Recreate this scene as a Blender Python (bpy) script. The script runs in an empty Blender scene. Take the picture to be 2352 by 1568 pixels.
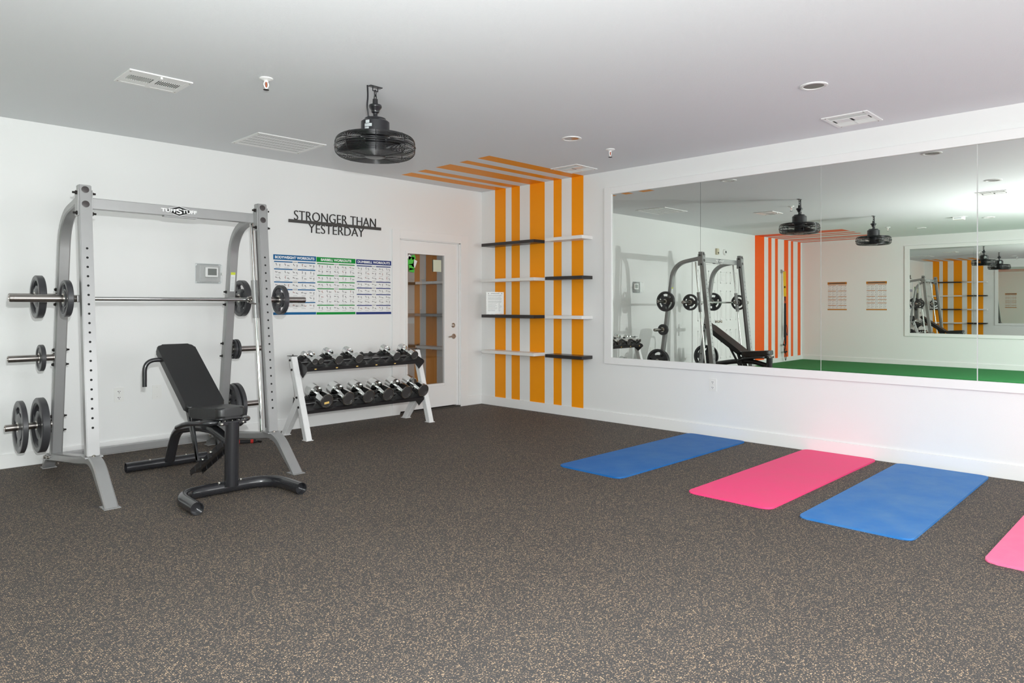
import bpy, bmesh, math, random
from mathutils import Vector, Matrix

random.seed(11)
SC = bpy.context.scene
COL = SC.collection
R = math.radians
H = 2.74            # ceiling height
XO = -10.3          # opposite wall (facing the mirror wall)
YR = -9.2           # rear wall, behind the camera

# ------------------------------------------------------------------ materials
def new_mat(name):
    m = bpy.data.materials.new(name); m.use_nodes = True
    nt = m.node_tree
    return m, nt, nt.nodes['Principled BSDF']

def mat(name, col, rough=.5, metal=0., bump=0., bscale=200., spec=.5, coat=0., var=0., vscale=6.):
    m, nt, b = new_mat(name)
    b.inputs['Base Color'].default_value = (*col, 1)
    b.inputs['Roughness'].default_value = rough
    b.inputs['Metallic'].default_value = metal
    b.inputs['Specular IOR Level'].default_value = spec
    if coat:
        b.inputs['Coat Weight'].default_value = coat; b.inputs['Coat Roughness'].default_value = .12
    if bump or var:
        tc = nt.nodes.new('ShaderNodeTexCoord')
    if bump:
        n = nt.nodes.new('ShaderNodeTexNoise'); n.inputs['Scale'].default_value = bscale
        n.inputs['Detail'].default_value = 3
        bp = nt.nodes.new('ShaderNodeBump'); bp.inputs['Strength'].default_value = bump
        bp.inputs['Distance'].default_value = .004
        nt.links.new(tc.outputs['Object'], n.inputs['Vector'])
        nt.links.new(n.outputs['Fac'], bp.inputs['Height'])
        nt.links.new(bp.outputs['Normal'], b.inputs['Normal'])
    if var:
        n2 = nt.nodes.new('ShaderNodeTexNoise'); n2.inputs['Scale'].default_value = vscale
        n2.inputs['Detail'].default_value = 5
        mx = nt.nodes.new('ShaderNodeMix'); mx.data_type = 'RGBA'
        mx.inputs['A'].default_value = (*[c*(1-var) for c in col], 1)
        mx.inputs['B'].default_value = (*[min(1, c*(1+var)) for c in col], 1)
        nt.links.new(tc.outputs['Object'], n2.inputs['Vector'])
        nt.links.new(n2.outputs['Fac'], mx.inputs['Factor'])
        nt.links.new(mx.outputs['Result'], b.inputs['Base Color'])
    return m

M = {}
M['wall'] = mat('wall_paint', (.825, .83, .825), .45, bump=.12, bscale=160)
M['ceil'] = mat('ceiling_paint', (.79, .81, .83), .75, bump=.30, bscale=190)
M['trim'] = mat('trim_paint', (.85, .85, .845), .38)
M['amber'] = mat('amber_paint', (.96, .335, .003), .5, bump=.10, bscale=160, spec=.25)
M['orange'] = mat('orange_paint', (.93, .12, .008), .5, bump=.10, bscale=160, spec=.25)
M['white'] = mat('white_enamel', (.84, .84, .83), .3)
M['whiteplastic'] = mat('white_plastic', (.82, .82, .80), .35)
M['rackwhite'] = mat('white_powder_coat', (.82, .82, .82), .4, var=.06, vscale=25)
M['silver'] = mat('silver_grey_paint', (.33, .33, .33), .36, metal=.35, var=.05, vscale=14, coat=.25)
M['silverdark'] = mat('dark_grey_insert', (.05, .042, .042), .35)
M['hole'] = mat('black_hole', (.006, .006, .006), .8)
M['steel'] = mat('brushed_steel', (.42, .39, .37), .26, metal=1.)
M['chrome'] = mat('chrome', (.72, .73, .72), .05, metal=1.)
M['chromedark'] = mat('dark_end_cap', (.10, .095, .095), .28, metal=.5)
M['iron'] = mat('black_iron_plate', (.045, .045, .05), .38, bump=.05, bscale=120, coat=.2)
M['bolt'] = mat('black_bolt', (.03, .027, .025), .35, metal=.5)
M['boltsilver'] = mat('zinc_bolt', (.62, .60, .55), .3, metal=1.)
M['benchblack'] = mat('black_gloss_paint', (.020, .020, .023), .24, coat=.4)
M['vinyl'] = mat('black_vinyl', (.018, .018, .019), .36, bump=.12, bscale=22)
M['traybl'] = mat('black_tray_steel', (.022, .020, .021), .4, bump=.05)
M['saddle'] = mat('black_moulded_rubber', (.030, .030, .030), .45)
M['sticker'] = mat('yellow_sticker', (.90, .62, .20), .5)
M['fanblack'] = mat('fan_black', (.014, .014, .017), .3, coat=.2)
M['fanwire'] = mat('fan_wire_black', (.020, .020, .022), .25, metal=.5)
M['label'] = mat('paper_label', (.78, .79, .79), .5)
M['labelg'] = mat('label_grey', (.52, .56, .57), .5)
M['labely'] = mat('label_yellow', (.62, .68, .05), .5)
M['letter'] = mat('black_letter', (.022, .019, .018), .5)
M['lettergrey'] = mat('charcoal_bar', (.055, .052, .05), .5)
M['paper'] = mat('poster_paper', (.80, .80, .80), .35, coat=.12)
M['pblue'] = mat('print_blue', (.005, .115, .30), .4, spec=.2)
M['pgreen'] = mat('print_green', (.002, .27, .04), .4, spec=.2)
M['pnavy'] = mat('print_navy', (.012, .03, .17), .4, spec=.2)
M['porange'] = mat('print_orange', (.50, .18, .015), .4, spec=.2)
M['pink_txt'] = mat('print_white', (.86, .86, .86), .3)
M['ink'] = mat('print_ink', (.12, .11, .11), .4)
M['inkred'] = mat('print_ink_red', (.35, .12, .09), .4)
M['inkgrey'] = mat('print_grey', (.36, .36, .36), .4)
M['screen'] = mat('grey_screen', (.16, .17, .16), .25)
M['shelfblack'] = mat('black_shelf', (.022, .018, .017), .32)
M['shelfwhite'] = mat('white_shelf', (.82, .81, .79), .32)
M['cardboard'] = mat('cardboard', (.40, .24, .12), .75, var=.08, vscale=9)
M['tape'] = mat('packing_tape', (.36, .22, .12), .25)
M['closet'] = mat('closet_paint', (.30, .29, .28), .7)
M['greenfoil'] = mat('green_foil', (.07, .52, .06), .3)
M['note'] = mat('note_paper', (.62, .66, .52), .6)
M['yellow'] = mat('yellow_webbing', (.82, .53, .02), .6, bump=.2, bscale=300)
M['blackweb'] = mat('black_webbing', (.015, .015, .016), .6)
M['redweb'] = mat('red_webbing', (.55, .02, .012), .5)
M['cream'] = mat('cream_plastic', (.66, .60, .44), .45)
M['copper'] = mat('red_glass_bulb', (.45, .09, .03), .25)
M['ventdark'] = mat('duct_dark', (.035, .032, .03), .8)
M['lens'] = mat('dull_lens', (.30, .28, .275), .12, coat=.3)
M['brass'] = mat('satin_nickel', (.50, .46, .42), .28, metal=1.)
M['threshold'] = mat('dark_gap', (.05, .045, .04), .7)

def mat_mirror():
    m = bpy.data.materials.new('mirror_silver'); m.use_nodes = True
    nt = m.node_tree; nt.nodes.clear()
    o = nt.nodes.new('ShaderNodeOutputMaterial'); g = nt.nodes.new('ShaderNodeBsdfGlossy')
    g.inputs['Color'].default_value = (.80, .835, .795, 1); g.inputs['Roughness'].default_value = 0
    nt.links.new(g.outputs[0], o.inputs[0]); return m
M['mirror'] = mat_mirror()

def mat_pane():
    m = bpy.data.materials.new('door_glass'); m.use_nodes = True
    nt = m.node_tree; nt.nodes.clear()
    o = nt.nodes.new('ShaderNodeOutputMaterial')
    g = nt.nodes.new('ShaderNodeBsdfGlossy'); g.inputs['Roughness'].default_value = 0
    g.inputs['Color'].default_value = (1, 1, 1, 1)
    t = nt.nodes.new('ShaderNodeBsdfTransparent'); t.inputs['Color'].default_value = (.70, .66, .62, 1)
    mx = nt.nodes.new('ShaderNodeMixShader'); mx.inputs[0].default_value = .24
    nt.links.new(t.outputs[0], mx.inputs[1]); nt.links.new(g.outputs[0], mx.inputs[2])
    nt.links.new(mx.outputs[0], o.inputs[0]); return m
M['pane'] = mat_pane()

def mat_acrylic(name, fac, tint=(.97, .98, .98)):
    m = bpy.data.materials.new(name); m.use_nodes = True
    nt = m.node_tree; nt.nodes.clear()
    o = nt.nodes.new('ShaderNodeOutputMaterial')
    g = nt.nodes.new('ShaderNodeBsdfGlossy'); g.inputs['Roughness'].default_value = .05
    t = nt.nodes.new('ShaderNodeBsdfTransparent'); t.inputs['Color'].default_value = (*tint, 1)
    mx = nt.nodes.new('ShaderNodeMixShader'); mx.inputs[0].default_value = fac
    nt.links.new(t.outputs[0], mx.inputs[1]); nt.links.new(g.outputs[0], mx.inputs[2])
    nt.links.new(mx.outputs[0], o.inputs[0]); return m
M['acrylic'] = mat_acrylic('clear_acrylic', .02, (.992, .995, .995))
M['clearedge'] = mat_acrylic('clear_edge', .10, (.95, .965, .97))

def mat_floor():
    m, nt, b = new_mat('rubber_floor')
    L = nt.links.new
    tc = nt.nodes.new('ShaderNodeTexCoord')
    def N(t, **kw):
        n = nt.nodes.new(t)
        for k, v in kw.items(): n.inputs[k].default_value = v
        return n
    def mth(op, a, bb=None, clamp=False):
        n = nt.nodes.new('ShaderNodeMath'); n.operation = op; n.use_clamp = clamp
        for i, v in enumerate((a, bb)):
            if v is None: continue
            if hasattr(v, 'type'): L(v, n.inputs[i])
            else: n.inputs[i].default_value = v
        return n.outputs[0]
    # slight warp so that the flecks are irregular
    wn = N('ShaderNodeTexNoise', Scale=160., Detail=2.); L(tc.outputs['Object'], wn.inputs['Vector'])
    wv = nt.nodes.new('ShaderNodeVectorMath'); wv.operation = 'SCALE'; wv.inputs['Scale'].default_value = .006
    L(wn.outputs['Color'], wv.inputs[0])
    wa = nt.nodes.new('ShaderNodeVectorMath'); wa.operation = 'ADD'
    L(tc.outputs['Object'], wa.inputs[0]); L(wv.outputs[0], wa.inputs[1])
    masks = []
    for sc, th, rad in ((150., .33, .36), (262., .26, .38)):
        v = nt.nodes.new('ShaderNodeTexVoronoi'); v.voronoi_dimensions = '2D'
        v.inputs['Scale'].default_value = sc
        L(wa.outputs[0], v.inputs['Vector'])
        sx = nt.nodes.new('ShaderNodeSeparateColor'); L(v.outputs['Color'], sx.inputs[0])
        pick = mth('LESS_THAN', sx.outputs[0], th)
        sz = mth('MULTIPLY', sx.outputs[1], rad*.55)
        near = mth('LESS_THAN', v.outputs['Distance'], mth('ADD', sz, rad*.6))
        masks.append((mth('MULTIPLY', pick, near), sx.outputs[2]))
    big = N('ShaderNodeTexNoise', Scale=1.3, Detail=4.); L(tc.outputs['Object'], big.inputs['Vector'])
    fine = N('ShaderNodeTexNoise', Scale=260., Detail=2.); L(tc.outputs['Object'], fine.inputs['Vector'])
    base = nt.nodes.new('ShaderNodeMix'); base.data_type = 'RGBA'
    base.inputs['A'].default_value = (.040, .0375, .037, 1); base.inputs['B'].default_value = (.082, .077, .075, 1)
    L(mth('ADD', mth('MULTIPLY', big.outputs['Fac'], .5), mth('MULTIPLY', fine.outputs['Fac'], .5)), base.inputs['Factor'])
    fl = nt.nodes.new('ShaderNodeMix'); fl.data_type = 'RGBA'
    fl.inputs['A'].default_value = (.26, .19, .125, 1); fl.inputs['B'].default_value = (.60, .43, .28, 1)
    L(masks[0][1], fl.inputs['Factor'])
    c1 = nt.nodes.new('ShaderNodeMix'); c1.data_type = 'RGBA'
    L(masks[0][0], c1.inputs['Factor']); L(base.outputs['Result'], c1.inputs['A']); L(fl.outputs['Result'], c1.inputs['B'])
    c2 = nt.nodes.new('ShaderNodeMix'); c2.data_type = 'RGBA'
    L(masks[1][0], c2.inputs['Factor']); L(c1.outputs['Result'], c2.inputs['A'])
    c2.inputs['B'].default_value = (.25, .19, .14, 1)
    L(c2.outputs['Result'], b.inputs['Base Color'])
    b.inputs['Roughness'].default_value = .7; b.inputs['Specular IOR Level'].default_value = .22
    bp = nt.nodes.new('ShaderNodeBump'); bp.inputs['Strength'].default_value = .25; bp.inputs['Distance'].default_value = .002
    L(fine.outputs['Fac'], bp.inputs['Height']); L(bp.outputs['Normal'], b.inputs['Normal'])
    return m
M['floor'] = mat_floor()

def mat_turf():
    m, nt, b = new_mat('green_turf')
    tc = nt.nodes.new('ShaderNodeTexCoord')
    n = nt.nodes.new('ShaderNodeTexNoise'); n.inputs['Scale'].default_value = 90; n.inputs['Detail'].default_value = 4
    mx = nt.nodes.new('ShaderNodeMix'); mx.data_type = 'RGBA'
    mx.inputs['A'].default_value = (.006, .14, .025, 1); mx.inputs['B'].default_value = (.02, .26, .06, 1)
    nt.links.new(tc.outputs['Object'], n.inputs['Vector']); nt.links.new(n.outputs['Fac'], mx.inputs['Factor'])
    nt.links.new(mx.outputs['Result'], b.inputs['Base Color'])
    b.inputs['Roughness'].default_value = .9
    bp = nt.nodes.new('ShaderNodeBump'); bp.inputs['Strength'].default_value = .5; bp.inputs['Distance'].default_value = .01
    nt.links.new(n.outputs['Fac'], bp.inputs['Height']); nt.links.new(bp.outputs['Normal'], b.inputs['Normal'])
    return m
M['turf'] = mat_turf()

def mat_exmat(name, col, worn, top):
    # foam exercise mat: fine ribs across, worn paler patches on the top
    m, nt, b = new_mat(name)
    tc = nt.nodes.new('ShaderNodeTexCoord')
    w = nt.nodes.new('ShaderNodeTexWave'); w.bands_direction = 'Y'; w.inputs['Scale'].default_value = 24
    bp = nt.nodes.new('ShaderNodeBump'); bp.inputs['Strength'].default_value = .30; bp.inputs['Distance'].default_value = .003
    nt.links.new(tc.outputs['Object'], w.inputs['Vector']); nt.links.new(w.outputs['Fac'], bp.inputs['Height'])
    nt.links.new(bp.outputs['Normal'], b.inputs['Normal'])
    n = nt.nodes.new('ShaderNodeTexNoise'); n.inputs['Scale'].default_value = 3.2; n.inputs['Detail'].default_value = 7
    n.inputs['Roughness'].default_value = .62
    rp = nt.nodes.new('ShaderNodeMapRange'); rp.inputs['From Min'].default_value = .38; rp.inputs['From Max'].default_value = .72
    mx = nt.nodes.new('ShaderNodeMix'); mx.data_type = 'RGBA'
    mx.inputs['A'].default_value = (*col, 1); mx.inputs['B'].default_value = (*worn, 1)
    nt.links.new(tc.outputs['Object'], n.inputs['Vector']); nt.links.new(n.outputs['Fac'], rp.inputs['Value'])
    nt.links.new(rp.outputs['Result'], mx.inputs['Factor']); nt.links.new(mx.outputs['Result'], b.inputs['Base Color'])
    b.inputs['Roughness'].default_value = .55; b.inputs['Specular IOR Level'].default_value = .22
    return m
M['matblue'] = mat_exmat('blue_foam', (.012, .135, .43), (.045, .175, .44), 0)
M['matblue2'] = mat_exmat('worn_blue_foam', (.03, .185, .52), (.095, .25, .52), 0)
M['matpink'] = mat_exmat('pink_foam', (.98, .070, .235), (.92, .085, .225), 0)
M['matpink2'] = mat_exmat('pale_pink_foam', (.96, .17, .33), (.97, .22, .38), 0)

# ------------------------------------------------------------------ mesh builder
class B:
    def __init__(s): s.bm = bmesh.new()
    def _mi(s, n0, mi):
        s.bm.faces.ensure_lookup_table()
        for f in s.bm.faces[n0:]: f.material_index = mi
    def verts(s, pts): return [s.bm.verts.new(p) for p in pts]
    def face(s, vs, mi=0):
        try:
            f = s.bm.faces.new(vs); f.material_index = mi; return f
        except ValueError: return None
    def poly(s, pts, mi=0): return s.face(s.verts(pts), mi)
    def hexa(s, p, mi=0):   # 8 points: bottom loop 0-3, top loop 4-7
        v = s.verts(p)
        for q in ((3, 2, 1, 0), (4, 5, 6, 7), (0, 1, 5, 4), (1, 2, 6, 5), (2, 3, 7, 6), (3, 0, 4, 7)):
            s.face([v[i] for i in q], mi)
        return s
    def box(s, x0, x1, y0, y1, z0, z1, mi=0, bev=0., seg=2, mtx=None):
        n0 = len(s.bm.faces)
        t = bmesh.new()
        c = bmesh.ops.create_cube(t, size=1)
        bmesh.ops.scale(t, vec=(abs(x1-x0), abs(y1-y0), abs(z1-z0)), verts=t.verts)
        bmesh.ops.translate(t, vec=((x0+x1)/2, (y0+y1)/2, (z0+z1)/2), verts=t.verts)
        if bev: bmesh.ops.bevel(t, geom=t.edges[:], offset=bev, segments=seg, affect='EDGES', profile=.5)
        if mtx is not None: bmesh.ops.transform(t, matrix=mtx, verts=t.verts)
        s._merge(t); s._mi(n0, mi); return s
    def _merge(s, t):
        me = bpy.data.meshes.new('tmp'); t.to_mesh(me); t.free(); s.bm.from_mesh(me); bpy.data.meshes.remove(me)
    def loft(s, rings, mi=0, closed=False, cap=True):
        n0 = len(s.bm.faces)
        vr = [s.verts(r) for r in rings]
        n = len(vr[0]); pairs = list(zip(vr, vr[1:]))
        if closed: pairs.append((vr[-1], vr[0]))
        for a, b in pairs:
            for i in range(n):
                s.face((a[i], a[(i+1) % n], b[(i+1) % n], b[i]))
        if cap and not closed:
            s.face(vr[0][::-1]); s.face(vr[-1])
        s._mi(n0, mi); return s
    def tube(s, pts, r, seg=12, mi=0, closed=False, hollow=0., rr=None):
        pts = [Vector(p) for p in pts]; n = len(pts); rings = []
        up = None
        for i, p in enumerate(pts):
            if closed: d = pts[(i+1) % n]-pts[i-1]
            else: d = pts[min(i+1, n-1)]-pts[max(i-1, 0)]
            d.normalize()
            if up is None:
                up = Vector((0, 0, 1)) if abs(d.z) < .9 else Vector((1, 0, 0))
            u = (up-d*up.dot(d)); u.normalize(); up = u
            w = d.cross(u)
            q = rr[i] if rr else r
            rings.append([p+(u*math.cos(a)+w*math.sin(a))*q for a in (2*math.pi*k/seg for k in range(seg))])
        if hollow and not closed:
            def inner(ring, p, off): return [p+(v-p)*(1-hollow)+off for v in ring]
            d0 = (pts[1]-pts[0]).normalized(); d1 = (pts[-2]-pts[-1]).normalized()
            deep = r*1.1
            rings = [inner(rings[0], pts[0], d0*deep), inner(rings[0], pts[0], Vector())]+rings+[inner(rings[-1], pts[-1], Vector()), inner(rings[-1], pts[-1], d1*deep)]
        return s.loft(rings, mi, closed)
    def bar(s, pts, w, h, side, mi=0, ch=.006):
        # rectangular tube swept along pts; w along `side`, h across; chamfered corners
        pts = [Vector(p) for p in pts]; side = Vector(side).normalized(); n = len(pts); rings = []
        for i, p in enumerate(pts):
            d = (pts[min(i+1, n-1)]-pts[max(i-1, 0)]).normalized()
            if 0 < i < n-1:
                d1 = (pts[i]-pts[i-1]).normalized(); d2 = (pts[i+1]-pts[i]).normalized()
                d = (d1+d2).normalized(); k = 1/max(.5, d.dot(d1))
            else: k = 1
            u = d.cross(side).normalized()*k
            a, b = w/2, h/2
            rings.append([p+side*x+u*y for x, y in ((a-ch, b), (a, b-ch), (a, -b+ch), (a-ch, -b), (-a+ch, -b), (-a, -b+ch), (-a, b-ch), (-a+ch, b))])
        return s.loft(rings, mi)
    def lathe(s, prof, mtx=None, seg=24, mi=0):
        # prof: (r, z) revolved round local z
        n0 = len(s.bm.faces); mtx = mtx or Matrix()
        cols = []
        for r, z in prof:
            if r < 1e-6: cols.append([s.bm.verts.new(mtx @ Vector((0, 0, z)))])
            else: cols.append([s.bm.verts.new(mtx @ Vector((r*math.cos(2*math.pi*k/seg), r*math.sin(2*math.pi*k/seg), z))) for k in range(seg)])
        for a, b in zip(cols, cols[1:]):
            for i in range(seg):
                j = (i+1) % seg
                if len(a) == 1 and len(b) == 1: continue
                if len(a) == 1: s.face((a[0], b[j], b[i]))
                elif len(b) == 1: s.face((a[i], a[j], b[0]))
                else: s.face((a[i], a[j], b[j], b[i]))
        if len(cols[0]) > 1: s.face(cols[0])
        if len(cols[-1]) > 1: s.face(cols[-1][::-1])
        s._mi(n0, mi); return s
    def prism(s, poly, mtx, depth, mi=0, bev=0., seg=3):
        # polygon in local xy extruded along local z by depth
        n0 = len(s.bm.faces); t = bmesh.new()
        a = [t.verts.new((x, y, 0)) for x, y in poly]; b = [t.verts.new((x, y, depth)) for x, y in poly]
        n = len(poly)
        t.faces.new(a[::-1]); t.faces.new(b)
        for i in range(n): t.faces.new((a[i], a[(i+1) % n], b[(i+1) % n], b[i]))
        if bev:
            es = [e for e in t.edges if abs(e.verts[0].co.z-e.verts[1].co.z) < 1e-6]
            bmesh.ops.bevel(t, geom=es, offset=bev, segments=seg, affect='EDGES', profile=.5)
        bmesh.ops.transform(t, matrix=mtx, verts=t.verts)
        s._merge(t); s._mi(n0, mi); return s
    def sphere(s, c, r, mi=0, sc=(1, 1, 1), u=14, v=8):
        n0 = len(s.bm.faces)
        bmesh.ops.create_uvsphere(s.bm, u_segments=u, v_segments=v, radius=r,
                                  matrix=Matrix.Translation(c) @ Matrix.Diagonal((*sc, 1)))
        s._mi(n0, mi); return s
    def text(s, txt, mtx, width=None, height=None, ext=.001, mi=0, bold=0., align='CENTER'):
        # text mesh fitted to width x height in the local xy plane (origin at lower left of the fitted box)
        cu = bpy.data.curves.new('t', 'FONT'); cu.body = txt; cu.extrude = 0; cu.offset = bold; cu.resolution_u = 4
        ob = bpy.data.objects.new('t', cu); COL.objects.link(ob)
        dg = bpy.context.evaluated_depsgraph_get(); me = ob.evaluated_get(dg).to_mesh()
        t = bmesh.new(); t.from_mesh(me); ob.evaluated_get(dg).to_mesh_clear()
        bpy.data.objects.remove(ob); bpy.data.curves.remove(cu)
        xs = [v.co.x for v in t.verts]; ys = [v.co.y for v in t.verts]
        sx = width/(max(xs)-min(xs)); sy = height/(max(ys)-min(ys))
        for v in t.verts: v.co = Vector(((v.co.x-min(xs))*sx, (v.co.y-min(ys))*sy, 0))
        if ext:
            r = bmesh.ops.extrude_face_region(t, geom=t.faces[:])
            for v in r['geom']:
                if isinstance(v, bmesh.types.BMVert): v.co.z += ext
        n0 = len(s.bm.faces)
        bmesh.ops.transform(t, matrix=mtx, verts=t.verts); s._merge(t); s._mi(n0, mi); return s

ORG = {}
def obj(name, b, mats, parent=None, loc=None, smooth=35, fix=True):
    if fix: bmesh.ops.recalc_face_normals(b.bm, faces=b.bm.faces)
    o_ = ORG[parent.name] if parent else Vector(loc or (0, 0, 0))
    bmesh.ops.translate(b.bm, vec=-o_, verts=b.bm.verts)
    me = bpy.data.meshes.new(name); b.bm.to_mesh(me); b.bm.free()
    for m in (mats if isinstance(mats, (list, tuple)) else [mats]):
        me.materials.append(M[m] if isinstance(m, str) else m)
    if smooth:
        me.polygons.foreach_set('use_smooth', [True]*len(me.polygons)); me.set_sharp_from_angle(angle=R(smooth))
    o = bpy.data.objects.new(name, me); COL.objects.link(o)
    if smooth:
        wn = o.modifiers.new('weighted', 'WEIGHTED_NORMAL'); wn.keep_sharp = True; wn.weight = 80
    if parent: o.parent = parent
    else: o.location = o_
    ORG[o.name] = o_
    return o
def obj_split(name, b, mats, parent, **k):
    # every loose piece of the builder becomes a part of its own
    seen = set(); out = []
    b.bm.verts.ensure_lookup_table()
    for v0 in b.bm.verts[:]:
        if v0 in seen: continue
        st, comp = [v0], []
        seen.add(v0)
        while st:
            v = st.pop(); comp.append(v)
            for e in v.link_edges:
                w = e.other_vert(v)
                if w not in seen: seen.add(w); st.append(w)
        c = B(); mp = {v: c.bm.verts.new(v.co) for v in comp}
        for f in {f for v in comp for f in v.link_faces}:
            c.face([mp[v] for v in f.verts], f.material_index)
        out.append(obj(name, c, mats, parent, **k))
    b.bm.free(); return out
def thing(name, label, cat, loc=(0, 0, 0), group=None):
    o = bpy.data.objects.new(name, None); COL.objects.link(o); o.empty_display_size = .1
    o.location = loc; ORG[o.name] = Vector(loc); return tag(o, label, cat, group)
def tag(o, label, cat, group=None):
    o['label'] = label; o['category'] = cat
    if group: o['group'] = group
    return o
def struct(o): o['kind'] = 'structure'; return o
def dup(o, parent=None):
    c = o.copy(); COL.objects.link(c)
    if parent: c.parent = parent
    ORG[c.name] = ORG.get(o.name, Vector())
    for ch in [x for x in o.children]: dup(ch, c)
    return c
def fillet(pts, rad, n=6):
    pts = [Vector(p) for p in pts]; out = [pts[0]]
    rads = rad if isinstance(rad, (list, tuple)) else [rad]*(len(pts)-2)
    for i in range(1, len(pts)-1):
        p, a, c = pts[i], pts[i-1], pts[i+1]; r = rads[i-1]
        d1 = (a-p); d2 = (c-p); l = min(r, d1.length*.49, d2.length*.49)
        q0 = p+d1.normalized()*l; q1 = p+d2.normalized()*l
        for k in range(n+1):
            t = k/n; out.append(q0*(1-t)**2+p*2*t*(1-t)+q1*t*t)
    out.append(pts[-1]); return out
def rrect(w, h, r, n=5, w2=None):
    # rounded rectangle polygon (w at y=-h/2, w2 at y=+h/2)
    w2 = w if w2 is None else w2
    cs = [(-w/2, -h/2), (w/2, -h/2), (w2/2, h/2), (-w2/2, h/2)]
    p = fillet([((cs[3][0]+cs[0][0])/2, 0, 0)]+[(x, y, 0) for x, y in cs]+[((cs[3][0]+cs[0][0])/2, 0, 0)], r, n)
    return [(v.x, v.y) for v in p[:-1]]
def axm(origin, x, y):
    # matrix with local x, y axes and z = x cross y
    x = Vector(x).normalized(); y = Vector(y); y = (y-x*y.dot(x)).normalized(); z = x.cross(y)
    m = Matrix((x, y, z)).transposed().to_4x4(); m.translation = Vector(origin); return m
def along(p, d):
    # matrix whose local z runs along d
    d = Vector(d).normalized(); u = Vector((0, 0, 1)) if abs(d.z) < .9 else Vector((1, 0, 0))
    x = u.cross(d).normalized(); y = d.cross(x)
    m = Matrix((x, y, d)).transposed().to_4x4(); m.translation = Vector(p); return m
WA = lambda x, z, y=0: axm((x, y, z), (1, 0, 0), (0, 0, 1))      # drawing plane on the left wall (faces -Y)
WB = lambda y, z, x=0: axm((x, y, z), (0, -1, 0), (0, 0, 1))     # drawing plane on the right wall (faces -X)
WO = lambda y, z, x=XO: axm((x, y, z), (0, 1, 0), (0, 0, 1))     # drawing plane on the opposite wall (faces +X)
TILT = [0., 0., 0., 0.]; P_FLASH = 460; P_BOUNCE = 175; P_FILL = 112; EXPO = 0.03

# ================================================================== ROOM
BB = .11   # baseboard height
def grid_wall(name, us, vs, to3, pick, mats):
    b = B()
    for i in range(len(us)-1):
        for j in range(len(vs)-1):
            k = pick((us[i]+us[i+1])/2, (vs[j]+vs[j+1])/2)
            if k is None: continue
            b.poly([to3(us[i], vs[j]), to3(us[i+1], vs[j]), to3(us[i+1], vs[j+1]), to3(us[i], vs[j+1])], k)
    bmesh.ops.remove_doubles(b.bm, verts=b.bm.verts, dist=1e-5)
    return struct(obj(name, b, mats, smooth=0, fix=False))

AMB = [(-.442, -.250), (-.688, -.545), (-1.098, -.857), (-1.362, -1.238), (-1.685, -1.513)]      # amber, along Y
ORA = [(-8.30, -7.86), (-8.655, -8.495), (-8.98, -8.835), (-9.53, -9.305), (-9.80, -9.675), (-10.215, -10.05)]  # orange, along X
inside = lambda v, L: any(a < v < c for a, c in L)
fl = lambda L: sorted({x for p in L for x in p})
D0, D1, DZ = -1.313, -.37, 2.052          # glazed door opening
xs = sorted({XO, 0., D0, D1, *fl(ORA)})
def pickA(x, z):
    if D0 < x < D1 and z < DZ: return None
    return 1 if inside(x, ORA) and z > BB else 0
grid_wall('wall_left', xs, [0, BB, DZ, H], lambda x, z: (x, 0, z), pickA, ['wall', 'orange'])
ys = sorted({YR, 0., *fl(AMB)})
grid_wall('wall_right', ys, [0, BB, H], lambda y, z: (0, y, z), lambda y, z: 1 if inside(y, AMB) and z > BB else 0, ['wall', 'amber'])
grid_wall('wall_opposite', [YR, 0], [0, H], lambda y, z: (XO, y, z), lambda y, z: 0, ['wall'])
grid_wall('wall_rear', [XO, 0], [0, H], lambda x, z: (x, YR, z), lambda x, z: 0, ['wall'])
xs = sorted({XO, 0., -1.47, *fl(ORA)}); ys = sorted({YR, 0., -1.75, *fl(AMB)})
def pickC(x, y):
    if x > -1.47 and inside(y, AMB): return 1
    if y > -1.75 and inside(x, ORA): return 2
    return 0
grid_wall('ceiling', xs, ys, lambda x, y: (x, y, H), pickC, ['ceil', 'amber', 'orange'])
XT = -7.75
grid_wall('floor', [XT, 0.], [YR, 0.02], lambda x, y: (x, y, 0), lambda x, y: 0, ['floor'])
b = B(); b.box(XO, XT, YR, 0, -.01, .012, 0)
struct(obj('floor_turf', b, 'turf', smooth=0))

def board(name, segs, axis):
    b = B(); t = .014
    for a, c in segs:
        if axis == 'A': b.box(a, c, -t, 0, 0, BB, bev=.003)
        if axis == 'B': b.box(-t, 0, a, c, 0, BB, bev=.003)
        if axis == 'O': b.box(XO, XO+t, a, c, .012, BB, bev=.003)
        if axis == 'R': b.box(a, c, YR, YR+t, 0, BB, bev=.003)
    return struct(obj(name, b, 'trim'))
board('baseboard_left', [(XO+.014, -7.19), (-5.30, -1.421), (-.252, -.014)], 'A')
board('baseboard_right', [(YR+.014, 0)], 'B')
board('baseboard_opposite', [(YR+.014, 0)], 'O')
board('baseboard_rear', [(XO+.014, -.014)], 'R')

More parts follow.
